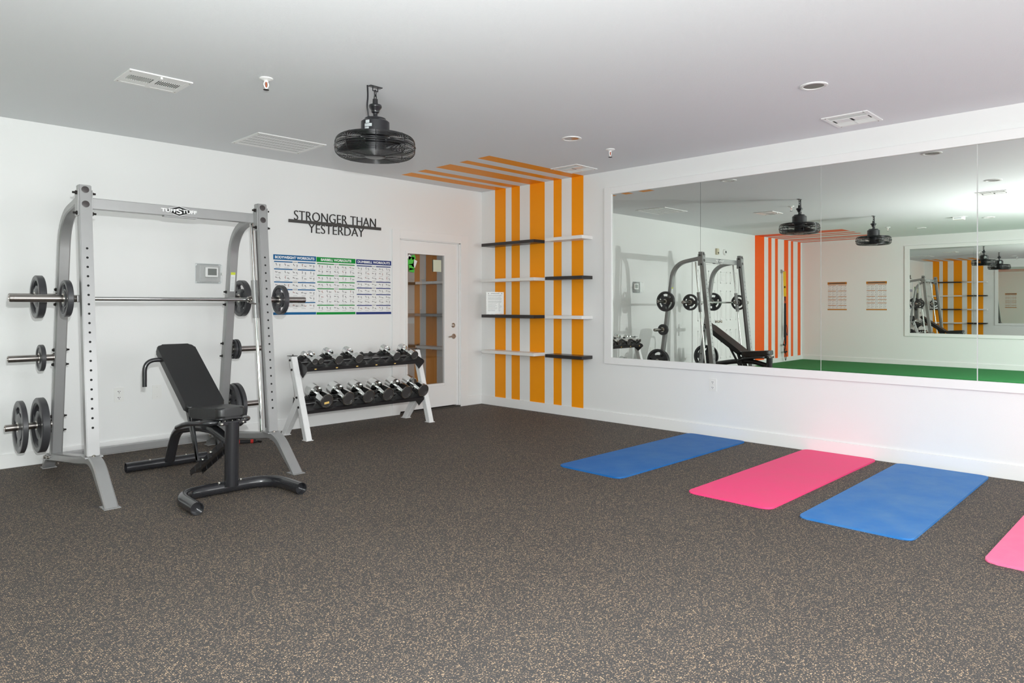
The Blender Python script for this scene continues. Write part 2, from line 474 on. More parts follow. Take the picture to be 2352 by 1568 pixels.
# ---- glazed door beside the corner, closet behind it
dr = thing('door_1', 'white door with a tall glass panel beside the corner', 'door', (-.86, 0, 0)); struct(dr)
b = B()
for x0, x1, z0, z1 in ((-1.421, D0, 0, 2.155), (D1, -.252, 0, 2.155), (D0, D1, DZ, 2.155)):
    b.box(x0, x1, -.018, 0, z0, z1, bev=.004)
obj('casing', b, 'trim', dr)
b = B()
b.box(D0, D0+.018, 0, .10, 0, DZ); b.box(D1-.018, D1, 0, .10, 0, DZ); b.box(D0, D1, 0, .10, DZ-.010, DZ)
b.box(D1-.045, D1-.018, .028, .10, 0, DZ-.010); b.box(D0, D1, -.005, .10, 0, .018, 1)
obj('jamb', b, ['trim', 'threshold'], dr)
GX0, GX1, GZ0, GZ1 = -1.185, -.622, .315, 1.885
LX0, LX1, LZ1, LZ0 = D0+.020, D1-.048, DZ-.012, .030
b = B()
for x0, x1, z0, z1 in ((LX0, GX0, LZ0, LZ1), (GX1, LX1, LZ0, LZ1), (GX0, GX1, LZ0, GZ0), (GX0, GX1, GZ1, LZ1)):
    b.box(x0, x1, .012, .052, z0, z1)
leaf = obj('door_leaf', b, 'trim', dr)
b = B()
for x0, x1, z0, z1 in ((GX0-.030, GX0, GZ0-.03, GZ1+.03), (GX1, GX1+.03, GZ0-.03, GZ1+.03), (GX0, GX1, GZ0-.03, GZ0), (GX0, GX1, GZ1, GZ1+.03)):
    b.box(x0, x1, .003, .012, z0, z1, bev=.003)
obj('glazing_bead', b, 'trim', leaf)
b = B(); b.poly([(GX0, .028, GZ0), (GX1, .028, GZ0), (GX1, .028, GZ1), (GX0, .028, GZ1)])
obj('glass_pane', b, 'pane', leaf, smooth=0)
b = B()
b.lathe([(0, 0), (.032, 0), (.032, .006), (.013, .010), (.013, .035), (.0, .035)], along((-.471, .012, .886), (0, -1, 0)), 20)
b.tube([(-.471, -.024, .886), (-.53, -.028, .886), (-.575, -.026, .882)], .009, 10)
obj('door_handle', b, 'brass', leaf)
b = B(); b.lathe([(0, 0), (.030, 0), (.029, .008), (.018, .013), (0, .015)], along((-.478, .012, 1.023), (0, -1, 0)), 20)
b.box(-.482, -.474, -.014, 0, 1.012, 1.034)
obj('deadbolt', b, 'brass', leaf)
b = B()
cx0, cx1, cy0, cy1, cz = -1.60, -.05, .10, .95, 2.4
for q in ([(cx0, cy1, 0), (cx1, cy1, 0), (cx1, cy1, cz), (cx0, cy1, cz)], [(cx0, cy0, 0), (cx0, cy1, 0), (cx0, cy1, cz), (cx0, cy0, cz)],
          [(cx1, cy0, 0), (cx1, cy1, 0), (cx1, cy1, cz), (cx1, cy0, cz)], [(cx0, cy0, 0), (cx1, cy0, 0), (cx1, cy1, 0), (cx0, cy1, 0)],
          [(cx0, cy0, cz), (cx1, cy0, cz), (cx1, cy1, cz), (cx0, cy1, cz)],
          [(cx0, cy0, 0), (D0, cy0, 0), (D0, cy0, cz), (cx0, cy0, cz)], [(D1, cy0, 0), (cx1, cy0, 0), (cx1, cy0, cz), (D1, cy0, cz)],
          [(D0, cy0, DZ), (D1, cy0, DZ), (D1, cy0, cz), (D0, cy0, cz)]):
    b.poly(q)
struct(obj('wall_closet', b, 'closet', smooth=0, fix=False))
# cartons stacked in the closet, seen through the glass
def carton(x0, x1, y0, y1, z0, z1, label):
    b = B(); b.box(x0, x1, y0, y1, z0, z1, bev=.004)
    c = tag(obj('cardboard_box', b, 'cardboard', loc=((x0+x1)/2, (y0+y1)/2, z0)), label, 'box', 'cartons behind the door glass')
    b = B(); b.box((x0+x1)/2-.03, (x0+x1)/2+.03, y0-.001, y0+.001, z0+.01, z1-.005)
    obj('packing_tape', b, 'tape', c)
    return c
k1 = carton(-1.40, -.80, .30, .80, 0, .42, 'brown carton on the closet floor, lowest behind the door glass')
k2 = carton(-1.38, -.82, .30, .78, .42, .80, 'brown carton second from the floor behind the door glass')
k3 = carton(-1.42, -.78, .28, .80, .80, 1.22, 'wide brown carton with two pale shipping labels, behind the door glass')
k4 = carton(-1.38, -.74, .30, .80, 1.22, 1.60, 'brown carton with line drawing behind the door glass')
k5 = carton(-1.30, -.70, .30, .80, 1.60, 1.98, 'brown carton at the top of the stack behind the door glass')
k6 = carton(-.76, -.30, .36, .85, 0, .60, 'brown carton beside the stack, at right behind the door glass')
b = B(); b.box(-1.24, -1.08, .277, .279, 1.06, 1.14); b.box(-.98, -.88, .277, .279, 1.05, 1.12)
obj_split('shipping_label', b, 'labelg', k3)
b = B()
for p in ([(-1.14, .298, 1.50), (-1.05, .298, 1.50), (-1.13, .298, 1.36)], [(-1.13, .298, 1.36), (-1.02, .298, 1.34), (-1.02, .298, 1.40), (-1.09, .298, 1.42)]):
    b.tube(p, .004, 6)
obj_split('printed_drawing', b, 'ink', k4)
# things stuck on the glass
b = B()
for (x, z, w, h, a, mi) in ((-1.125, 1.80, .085, .10, .1, 0), (-1.12, 1.73, .075, .07, -.2, 0), (-1.075, 1.77, .05, .09, .4, 1), (-1.15, 1.845, .05, .05, .6, 1), (-1.115, 1.69, .075, .045, .15, 0), (-1.09, 1.845, .055, .05, -.3, 0)):
    b.box(-w/2, w/2, -.003, .003, -h/2, h/2, mi, mtx=Matrix.Translation((x, .022, z)) @ Matrix.Rotation(a, 4, 'Y'))
tag(obj('paper_decoration', b, ['greenfoil', 'label'], loc=(-1.12, .022, 1.67)), 'crumpled green and white paper stuck at top left of the door glass', 'decoration')
b = B(); b.box(-.79, -.665, .018, .022, 1.685, 1.83)
tag(obj('paper_note', b, 'note', loc=(-.73, .022, 1.685)), 'pale square note stuck at top right of the door glass', 'note')

# ---- white double door behind the rack (seen in the mirror)
d2 = thing('door_2', 'white panelled double door on the long wall, seen in the mirror', 'door', (-6.24, 0, 0)); struct(d2)
b = B()
for x0, x1, z0, z1 in ((-7.19, -7.11, 0, 2.13), (-5.38, -5.30, 0, 2.13), (-7.11, -5.38, 2.05, 2.13)):
    b.box(x0, x1, -.018, 0, z0, z1, bev=.004)
obj('casing', b, 'trim', d2)
for x0, x1 in ((-7.105, -6.25), (-6.24, -5.385)):
    b = B(); b.box(x0, x1, -.006, 0, .012, 2.045)
    lf = obj('door_leaf', b, 'trim', d2)
    w = x1-x0
    for i in (0, 1):
        px0 = x0+.11+i*(w/2-.035); px1 = px0+w/2-.185
        for z0, z1 in ((.24, .80), (.98, 1.56), (1.70, 1.93)):
            b = B(); t = .018
            b.box(px0, px1, -.011, -.006, z0, z0+t); b.box(px0, px1, -.011, -.006, z1-t, z1)
            b.box(px0, px0+t, -.011, -.006, z0, z1); b.box(px1-t, px1, -.011, -.006, z0, z1)
            b.box(px0+.05, px1-.05, -.010, -.006, z0+.05, z1-.05, bev=.003)
            obj('panel', b, 'trim', lf)
    kx = x1-.06 if x1 < -6 else x0+.06
    b = B(); b.lathe([(0, 0), (.028, 0), (.026, .006), (.010, .012), (.010, .03), (.026, .04), (.024, .06), (0, .066)], along((kx, -.006, .96), (0, -1, 0)), 16)
    obj('door_knob', b, 'brass', lf)

# ---- mirrors
def mirror(name, label, wall, seams, z0, z1, tilt):
    y0, y1 = seams[0], seams[-1]
    s = -1 if wall == 0 else 1          # direction into the room
    rt = thing(name, label, 'mirror', (wall, (y0+y1)/2, z0-.07))
    def bx(b, ya, yb, za, zb, t0, t1, bev=0): b.box(min(wall+s*t0, wall+s*t1), max(wall+s*t0, wall+s*t1), min(ya, yb), max(ya, yb), za, zb, bev=bev)
    for nm, ya, yb, za, zb in (('frame_stile', y0, y0+.094, z0-.07, z1+.075), ('frame_stile', y1-.094, y1, z0-.07, z1+.075),
                               ('frame_sill', y0, y1, z0-.07, z0), ('frame_head', y0, y1, z1, z1+.075)):
        b = B(); bx(b, ya, yb, za, zb, 0, .026, .002); obj(nm, b, 'trim', rt)
    for i in range(len(seams)-1):
        a, c = seams[i], seams[i+1]; g = .0018 if i < 2 else .004
        b = B(); bx(b, a-g, c+g, z0, z1, .004, .009)
        ct = Vector((wall+s*.0065, (a+c)/2, (z0+z1)/2))
        bmesh.ops.transform(b.bm, matrix=Matrix.Translation(ct) @ Matrix.Rotation(tilt[i], 4, 'Z') @ Matrix.Translation(-ct), verts=b.bm.verts)
        obj('mirror_panel', b, 'mirror', rt, smooth=0)
mirror('wall_mirror', 'wide four-panel wall mirror in a white frame above the exercise mats', 0, [-2.09, -3.157, -4.312, -5.462, -6.62], .706, 2.482, TILT)
mirror('wall_mirror', 'framed wall mirror on the opposite wall, seen reflected at far right', XO, [-2.276, -3.43, -4.58, -5.73, -6.88], .69, 2.462, [0, 0, 0, 0])

# ---- floating shelves
SHZ = (2.048, 1.602, 1.158, .712)
for r, z in enumerate(SHZ):
    for side, (ya, yb) in enumerate(((-.20, -1.098), (-1.272, -1.815))):
        black = (r % 2 == 0) == (side == 0)
        b = B(); b.box(-.19, 0, yb, ya, z-.037, z, bev=.002)
        row = ('top', 'second', 'third', 'lowest')[r]
        tag(obj('floating_shelf', b, 'shelfblack' if black else 'shelfwhite', loc=(-.095, (ya+yb)/2, z-.037)),
            '%s %s floating shelf in the %s row on the striped wall' % ('black' if black else 'white', ('longer left', 'shorter right')[side], row),
            'shelf', 'floating shelves on the striped wall')
# ---- notice in a clear holder
nt = thing('sign_holder', 'clear acrylic holder with a printed notice standing on black shelf near the corner', 'sign', (-.115, -.37, SHZ[2]))
A = Matrix.Translation((-.115, -.37, SHZ[2])) @ Matrix.Rotation(R(-52), 4, 'Z')       # local -Y faces the room
b = B(); b.box(-.115, .115, -.0035, .0035, .0, .285, mtx=A); b.box(-.115, .115, -.035, .035, 0, .004, mtx=A)
obj('acrylic_holder', b, 'acrylic', nt)
b = B(); b.box(-.108, .108, -.0008, .0008, .006, .280, 0, mtx=A)
P = A @ Matrix.Rotation(R(90), 4, 'X'); P.translation = A @ Vector((0, -.0012, 0))
def ln(x0, x1, z, h=.0035, mi=1): b.poly([P @ Vector((x0, z, .0002)), P @ Vector((x1, z, .0002)), P @ Vector((x1, z+h, .0002)), P @ Vector((x0, z+h, .0002))], mi)
ln(-.055, .055, .258, .009); ln(-.09, -.075, .256, .012); ln(.075, .09, .256, .012)
for k, z in enumerate((.240, .230, .214, .204, .194, .184, .168, .158, .148)): ln(-.09, .09-.02*random.random(), z)
for k in range(8):
    z = .134-.013*k; ln(-.09, .0+.03*random.random(), z); ln(.04, .06+.025*random.random(), z)
obj('printed_notice', b, ['pink_txt', 'inkgrey'], nt)

# ---- wall lettering
sg = thing('wall_sign', 'black cut-out lettering with a charcoal bar above the workout posters', 'sign', (-2.14, 0, 2.05))
b = B(); b.box(-2.705, -1.574, -.014, -.002, 2.125, 2.157); obj('sign_bar', b, 'lettergrey', sg)
b = B(); b.text('STRONGER THAN', WA(-2.644, 2.155, -.0015), 1.0, .097, .012, bold=-.014); obj('lettering_upper', b, 'letter', sg)
b = B(); b.text('YESTERDAY', WA(-2.480, 2.033, -.0015), .678, .094, .012, bold=-.014); obj('lettering_lower', b, 'letter', sg)

# ---- workout posters
def figure(b, q, s, rng, mi):
    # little exercise pictogram drawn with a few strokes; q maps 2D to 3D
    def st(x0, y0, x1, y1, w):
        d = Vector((x1-x0, y1-y0)); n = Vector((-d.y, d.x)).normalized()*w/2
        b.poly([q(x0-n.x, y0-n.y), q(x1-n.x, y1-n.y), q(x1+n.x, y1+n.y), q(x0+n.x, y0+n.y)], mi)
    a = rng.choice((0, .5, 1.2, 1.5)); c, si = math.cos(a), math.sin(a)
    T = lambda x, y: ((x*c-y*si)*s, (x*si+y*c)*s)
    def S(x0, y0, x1, y1, w=.12): st(*T(x0, y0), *T(x1, y1), w*s)
    S(-.1, .48, .1, .48, .2); S(0, .4, 0, -.05, .2); k = rng.uniform(-.35, .35)
    S(0, -.05, .2+k*.3, -.5); S(0, -.05, -.2+k*.3, -.5); S(0, .3, .32, .3+k); S(0, .3, -.32, .3-k)
    if rng.random() < .5: S(-.4, .3+k*.5, .4, .3+k*.5, .07)
def poster(label, o, w, h, PM, col, title, rows, group, txt=True, seed=1):
    rng = random.Random(seed)
    rt = thing('workout_poster', label, 'poster', o, group)
    m = PM
    q0 = lambda z: (lambda x, y: m @ Vector((x, y, z)))
    b = B(); b.prism([(0, 0), (w, 0), (w, h), (0, h)], m, .002); obj('poster_sheet', b, 'paper', rt)
    b = B(); q = q0(.0024)
    def rc(x0, x1, y0, y1, mi=0): b.poly([q(x0, y0), q(x1, y0), q(x1, y1), q(x0, y1)], mi)
    hd = .075*h*1.15
    rc(0, w, h-hd, h); rc(0, w, 0, .042*h)
    body0, body1 = .055*h, h-hd-.022*h
    tot = sum(rows)+.35*len(rows); y = body1; un = (body1-body0)/tot
    fb = []
    for r in rows:
        rc(.018*w, .44*w, y-.2*un, y); rc(.56*w, .982*w, y-.2*un, y); rc(.45*w, .55*w, y-.17*un, y-.03*un, 1)
        y -= .3*un
        for k in range(int(round(r))):
            for c in range(5): fb.append(((c+.5)/5*w, y-(k+.5)*un, un))
        y -= r*un+.05*un
    for x, yy, u in fb:
        for dx, dy in ((-.028*w, .12*u), (.045*w, -.02*u)):
            qq = lambda px, py, cx=x+dx, cy=yy+dy+.06*u: q(cx+px, cy+py)
            figure(b, qq, min(u*.50, w*.050), rng, 3 if rng.random() < .10 else 2)
        b.poly([q(x-.05*w, yy-.42*u), q(x+.05*w, yy-.42*u), q(x+.05*w, yy-.36*u), q(x-.05*w, yy-.37*u)], 1)
    obj('printed_pattern', b, [col, 'inkgrey', 'ink', 'inkred'], rt, smooth=0, fix=False)
    if txt:
        b = B(); mm = m @ Matrix.Translation((.04*w+(0 if len(title) > 16 else .07*w), h-hd*.76, .0022))
        b.text(title, mm, w*.92-(0 if len(title) > 16 else .14*w), hd*.52, .0006, bold=.035); obj('poster_title', b, 'pink_txt', rt)
    else:
        b = B(); q = q0(.0027)
        b.poly([q(.08*w, h-hd*.7), q(.92*w, h-hd*.7), q(.92*w, h-hd*.3), q(.08*w, h-hd*.3)])
        obj('title_band', b, 'ink', rt, smooth=0, fix=False)
    return rt
g = 'workout posters above the dumbbell rack'
poster('white exercise poster with light blue header and bands, left of three', (-2.87, 0, 1.177), .478, .611, WA(-2.869, 1.177, -.0005), 'pblue', 'BODYWEIGHT WORKOUTS', (1, 2, 1, 2, 1.4), g, seed=3)
poster('white exercise poster with green header and bands, middle of three', (-2.388, 0, 1.175), .478, .610, WA(-2.386, 1.175, -.0005), 'pgreen', 'BARBELL WORKOUTS', (2, 1, 1, 3, 1), g, seed=4)
poster('white exercise poster with navy header and bands, right of three', (-1.903, 0, 1.173), .470, .610, WA(-1.899, 1.173, -.0005), 'pnavy', 'DUMBBELL WORKOUTS', (3, 1, 1, 2, 1), g, seed=5)
g = 'orange workout posters on the opposite wall'
poster('orange-headed exercise poster nearer the orange stripes, seen in mirror', (XO, -1.0, 1.165), .42, .635, WO(-1.005, 1.165, XO+.0005), 'porange', '', (2, 2, 1, 2, 1), g, txt=False, seed=6)
poster('orange-headed exercise poster nearer the far mirror, seen in mirror', (XO, -1.83, 1.168), .42, .63, WO(-1.833, 1.168, XO+.0005), 'porange', '', (2, 2, 1, 1, 2), g, txt=False, seed=7)

# ---- wall plates and thermostat
def plate(label, m, name, blank=False):
    rt = thing(name, label, 'outlet' if not blank else 'wall plate', m.translation)
    b = B(); b.prism(rrect(.078, .124, .005), m, .005, bev=.002); obj('cover_plate', b, 'whiteplastic', rt)
    if not blank:
        for dy in (-.026, .026):
            b = B(); b.prism(rrect(.034, .030, .012), m @ Matrix.Translation((0, dy, .005)), .0015)
            f = obj('socket', b, 'white', rt)
            b = B(); k = m @ Matrix.Translation((0, dy, .0066))
            for x, w, h in ((-.007, .0025, .009), (.007, .0025, .007)):
                b.prism([(x-w, -h/2+.003), (x+w, -h/2+.003), (x+w, h/2+.003), (x-w, h/2+.003)], k, .0004)
            b.prism([(.0035*math.cos(a), -.009+.0035*math.sin(a)) for a in (2*math.pi*i/8 for i in range(8))], k, .0004)
            obj_split('slots', b, 'hole', f, smooth=0)
    b = B()
    for dy in ((0,) if not blank else (-.042, .042)): b.lathe([(.003, 0), (.0022, .0012), (0, .0014)], m @ Matrix.Translation((0, dy, .005)), 8)
    obj_split('screw', b, 'boltsilver', rt)
    return rt
plate('white electrical outlet low on the wall behind the weight rack', WA(-4.278, .502, 0), 'electrical_outlet')
plate('blank white cover plate on the wall behind the bench back', WA(-3.97, .500, 0), 'blank_plate', True)
plate('white electrical outlet on the wall under the mirror', WB(-3.286, .502, 0), 'electrical_outlet')

th = thing('thermostat', 'small white thermostat with grey screen inside a clear box', 'thermostat', (-3.49, 0, 1.54))
b = B(); b.box(-3.549, -3.431, -.028, 0, 1.538, 1.632, bev=.006); obj('thermostat_body', b, 'white', th)
b = B(); b.box(-3.530, -3.448, -.0295, -.027, 1.556, 1.619); obj('screen', b, 'screen', th)
gb = thing('thermostat_guard', 'clear plastic lockable guard box over the thermostat', 'guard box', (-3.52, 0, 1.484))
b = B(); x0, x1, z0, z1, y = -3.632, -3.405, 1.482, 1.660, -.075
b.prism(rrect(x1-x0, z1-z0, .015), axm(((x0+x1)/2, 0, (z0+z1)/2), (1, 0, 0), (0, 0, 1)), -y*1.0, bev=.012)
obj('clear_cover', b, 'acrylic', gb)
b = B(); b.tube([(x0-.004, -.012, z0), (x1, -.012, z0), (x1, -.012, z1), (x0-.004, -.012, z1)], .006, 8, closed=True)
b.tube([(x0+.012, y+.004, z0+.01), (x1-.012, y+.004, z0+.01), (x1-.012, y+.004, z1-.01), (x0+.012, y+.004, z1-.01)], .003, 8, closed=True)
obj('cover_flange', b, 'clearedge', gb)
b = B(); b.box(x1-.006, x1+.010, -.055, -.03, 1.556, 1.580, bev=.002); obj('lock', b, 'whiteplastic', gb)
fa = thing('fire_alarm_pull', 'cream wall box with a small dark lever above the double door, in the mirror', 'alarm', (-6.21, 0, 2.25))
b = B(); b.box(-6.25, -6.17, -.045, 0, 2.25, 2.37, bev=.008); obj('housing', b, 'cream', fa)
b = B(); b.box(-6.225, -6.195, -.052, -.045, 2.268, 2.30, bev=.002); obj('lever', b, 'ventdark', fa)
fs = thing('smoke_alarm', 'round white alarm disc high above the double door, in the mirror', 'alarm', (-6.53, 0, 2.318))
b = B(); b.lathe([(0, 0), (.062, 0), (.062, .018), (.05, .034), (0, .036)], along((-6.53, 0, 2.318), (0, -1, 0)), 24); obj('housing', b, 'whiteplastic', fs)
b = B(); b.lathe([(.028, 0), (.028, .002), (.022, .002), (.022, 0)], along((-6.53, -.036, 2.318), (0, -1, 0)), 20); obj('sensor_ring', b, 'labelg', fs)

# ================================================================== SMITH MACHINE
def upY(z): return -1.402+.2*(z-.277)/1.823       # front face of the uprights
def bkY(z): return -.454-.1435*(z-.15)            # front face of the rear tubes
FX = (-4.836, -3.566)
sm = thing('smith_machine', 'grey steel barbell rack machine with guided bar and two tilted uprights', 'weight machine', (-4.2, -1.0, 0))
W_, T_ = .078, .068
for si, X in enumerate(FX):
    s = -1 if si == 0 else 1        # outward
    # upright with flat black discs painting the shade in its peg holes, round plugs
    b = B(); z0, z1 = .268, 2.10
    b.hexa([(X-W_/2, upY(z0), z0), (X+W_/2, upY(z0), z0), (X+W_/2, upY(z0)+T_, z0), (X-W_/2, upY(z0)+T_, z0),
            (X-W_/2, upY(z1), z1), (X+W_/2, upY(z1), z1), (X+W_/2, upY(z1)+T_, z1), (X-W_/2, upY(z1)+T_, z1)])
    bmesh.ops.bevel(b.bm, geom=b.bm.edges[:], offset=.005, segments=2, affect='EDGES')
    dirU = Vector((0, .2, 1.823)).normalized(); nrm = Vector((0, -1.823, .2)).normalized()
    for k in range(20):
        z = .456+k*(1.661-.456)/19
        m = axm((X, upY(z), z)+Vector((0, 0, 0)) if False else Vector((X, upY(z), z))+nrm*.0006, (1, 0, 0), dirU)
        b.poly([m @ Vector((.0078*math.cos(a), .0078*math.sin(a), 0)) for a in (2*math.pi*i/12 for i in range(12))], 1)
    up = obj('upright', b, ['silver', 'hole'], sm)
    for z in (2.066, 1.966):
        b = B(); b.lathe([(.0235, 0), (.0235, .002), (.019, .0035), (0, .004)], axm(Vector((X, upY(z), z)), (1, 0, 0), dirU), 20)
        obj('plug', b, 'silverdark', up)
    # rear bent tube
    zt = 1.70
    path = [(X, bkY(.135)+.028, .135), (X, bkY(zt)+.028, zt), (X, -.72, 1.962), (X, upY(1.99)+T_-.01, 2.003)]
    path = fillet([path[0], (X, bkY(1.93)+.028, 1.93), path[3]], .24, 10)
    b = B(); b.bar(path, W_-.002, .056, (1, 0, 0), ch=.008); rt_ = obj('rear_tube', b, 'silver', sm)
    # bracket plates and bolts at the top
    b = B(); zc = 1.975; yc = upY(zc)+T_/2
    b.box(X-W_/2-.006, X-W_/2, yc-.028, yc+.05, 1.885, 2.065, bev=.002); b.box(X+W_/2, X+W_/2+.006, yc-.028, yc+.05, 1.885, 2.065, bev=.002)
    obj_split('bracket_plate', b, 'silver', sm)
    b = B()
    for z in (1.905, 2.045):
        for q in (-1, 1):
            b.lathe([(.014, 0), (.014, .008), (.008, .010), (.007, .026), (0, .027)], along((X+q*(W_/2+.006), upY(z)+T_/2, z), (q, 0, 0)), 10)
    obj_split('bolt', b, 'bolt', sm)
    # base rail with curved feet
    path = fillet([(X, -.185, -.02), (X, -.245, .098), (X, -1.19, .213), (X, -1.475, .262), (X, -1.775, -.03)], [.10, .25, .20], 8)
    b = B(); b.bar(path, W_+.002, .056, (1, 0, 0), ch=.008)
    for v in b.bm.verts: v.co.z = max(v.co.z, .004)
    b.box(X-.048, X+.048, -1.81, -1.70, 0, .005); b.box(X-.048, X+.048, -.235, -.150, 0, .005)
    obj('base_rail', b, 'silver', sm)
    b = B()
    b.box(X-.055, X+.055, upY(.27)-.012, upY(.27)+.10, .258, .268, bev=.002)
    b.box(X-.05, X+.05, bkY(.14)-.02, bkY(.14)+.075, .128, .136, bev=.002)
    obj_split('base_flange', b, 'silver', sm)
    b = B()
    for x, y, z, d in ((X, upY(.27)-.004, .268, 1), (X, upY(.27)+.08, .268, 1), (X, bkY(.14)-.01, .136, 1), (X-.02, -1.40, .224, -1), (X+.02, -1.30, .205, -1), (X, -.50, .09, -1)):
        b.lathe([(.011, 0), (.011, .007), (.006, .008), (.006, .016 if d < 0 else .010), (0, .017 if d < 0 else .011)], along((x, y, z), (0, 0, d)), 8)
    for y in (-.275, -.375):
        for q in (-1, 1):
            b.lathe([(.016, 0), (.016, .004), (.011, .005), (.011, .013), (0, .014)], along((X+q*(W_/2+.001), y, .100+(-.275-y)*.13), (q, 0, 0)), 12)
    obj_split('base_bolt', b, 'brass', sm)
    # guide rod, slotted strip, carriage
    rodY = lambda z: upY(z)+.165
    b = B(); b.tube([(X-s*.022, rodY(.25), .25), (X-s*.022, rodY(1.95), 1.95)], .0135, 14); obj('guide_rod', b, 'chrome', sm)
    b = B(); xi = X-s*(W_/2+.0015)
    p = [(xi, upY(z)+T_-.016+dy, z) for z in (.30, 1.88) for dy in (0, .010)]
    b.hexa([(xi-.002, upY(.3)+.046, .3), (xi+.002, upY(.3)+.046, .3), (xi+.002, upY(.3)+.058, .3), (xi-.002, upY(.3)+.058, .3),
            (xi-.002, upY(1.88)+.046, 1.88), (xi+.002, upY(1.88)+.046, 1.88), (xi+.002, upY(1.88)+.058, 1.88), (xi-.002, upY(1.88)+.058, 1.88)])
    obj('latch_strip', b, 'silverdark', sm)
    b = B(); b.tube([(X-s*.022, rodY(1.17), 1.17), (X-s*.022, rodY(1.477), 1.477)], .027, 18)
    b.box(X-.03, X+.03, -1.128, -1.072, 1.295, 1.345, bev=.006)
    obj('carriage', b, 'silver', sm)
    # storage pegs
    for z, ln_ in ((1.335, .29), (.884, .285), (.378, .29)):
        y = bkY(z)+.028; x0 = X+s*W_/2; q = (s, 0, 0)
        b = B(); b.lathe([(.034, 0), (.034, .006), (.025, .007), (.025, ln_-.004), (.022, ln_), (.016, ln_), (.015, ln_-.012), (0, ln_-.012)], along((x0, y, z), q), 22)
        obj('storage_peg', b, 'steel', rt_)
        b = B()
        for dz in (-.055, .055):
            yy = bkY(z+dz)+.028
            b.lathe([(.013, 0), (.013, .006), (.009, .007), (.009, .013), (0, .014)], along((X+s*W_/2, yy, z+dz), q), 8)
            b.lathe([(.013, 0), (.013, .005), (.008, .007), (.006, .022), (0, .024)], along((X-s*W_/2, yy, z+dz), (-s, 0, 0)), 8)
        obj_split('peg_bolt', b, 'bolt', rt_)
# top beam with the maker's lettering
b = B(); bx0, bx1 = FX[0]+W_/2, FX[1]-W_/2; by = -1.142
b.box(bx0, bx1, by, by+.06, 1.946, 2.022, bev=.005)
b.box(-4.30, -4.06, by+.004, by+.05, 1.938, 1.946)
beam = obj('top_beam', b, 'silver', sm)
lx0, lx1 = -4.325, -4.065; lc = (lx0+lx1)/2; lz = 1.984
b = B(); m = WA(lc, lz, by-.0008)
b.prism([(-.07, .013), (0, .034), (.07, .013), (.085, 0), (.05, -.016), (0, -.032), (-.05, -.016), (-.085, 0)], m, .0012, 0)
for p in ([(-.075, .017), (0, .038), (.075, .017)], [(-.045, -.022), (0, -.036), (.045, -.022)]):
    b.tube([m @ Vector((x, y, .0008)) for x, y in p], .0016, 6, 1)
obj('badge', b, ['hole', 'pink_txt'], beam)
b = B()
b.text('TUFF', WA(lx0, lz-.012, by-.0022), .112, .026, .002, bold=.03)
b.text('S', WA(lc-.021, lz-.021, by-.0024), .042, .042, .002, bold=.02)
b.text('TUFF', WA(lc+.022, lz-.012, by-.0022), .108, .026, .002, bold=.03)
obj('badge_lettering', b, 'pink_txt', beam)
b = B(); b.box(FX[0]+.03, FX[1]-.03, -.228, -.172, .048, .104, bev=.005); obj('rear_crossbar', b, 'silver', sm)
# guided bar
BY, BZ = -1.10, 1.320
b = B(); b.tube([(-4.80, BY, BZ), (-3.60, BY, BZ)], .0145, 16)
for x in (-4.40, -4.315, -4.02, -3.935): b.tube([(x, BY, BZ), (x+.006, BY, BZ)], .0152, 16)
bar = obj('bar', b, 'chrome', sm)
for x0, x1 in ((-4.78, -5.25), (-3.62, -3.129)):
    d = 1 if x1 > x0 else -1; L_ = abs(x1-x0)
    b = B(); b.lathe([(.03, 0), (.03, .02), (.0255, .022), (.0255, L_-.028), (.0245, L_-.026), (.0255, L_-.024), (.0255, L_-.004), (.022, L_), (.013, L_), (.012, L_-.006), (0, L_-.006)], along((x0, BY, BZ), (d, 0, 0)), 24)
    obj('bar_sleeve', b, 'steel', bar)
for X, s in ((FX[0], 1), (FX[1], -1)):
    b = B()
    b.tube([(X+s*.045, BY, BZ), (X+s*.075, BY, BZ)], .024, 14)
    b.tube([(X+s*.06, BY-.01, BZ), (X+s*.06, BY-.045, BZ-.03), (X+s*.03, BY-.055, BZ-.035)], .007, 8)
    obj('latch_hook', b, 'steel', bar)
# warning label on the right rear tube
b = B(); z0, z1 = 1.395, 1.56
def lq(x0, x1, za, zb, mi, o): b.poly([(x0, bkY(za)-o, za), (x1, bkY(za)-o, za), (x1, bkY(zb)-o, zb), (x0, bkY(zb)-o, zb)], mi)
lq(FX[1]-.020, FX[1]+.020, z0, z1, 0, .0012); lq(FX[1]-.020, FX[1]+.020, 1.538, z1, 1, .0016)
for k in range(9): lq(FX[1]-.014, FX[1]+.014, 1.41+k*.013, 1.414+k*.013, 2, .0016)
obj('warning_label', b, ['label', 'labely', 'labelg'], sm, smooth=0)

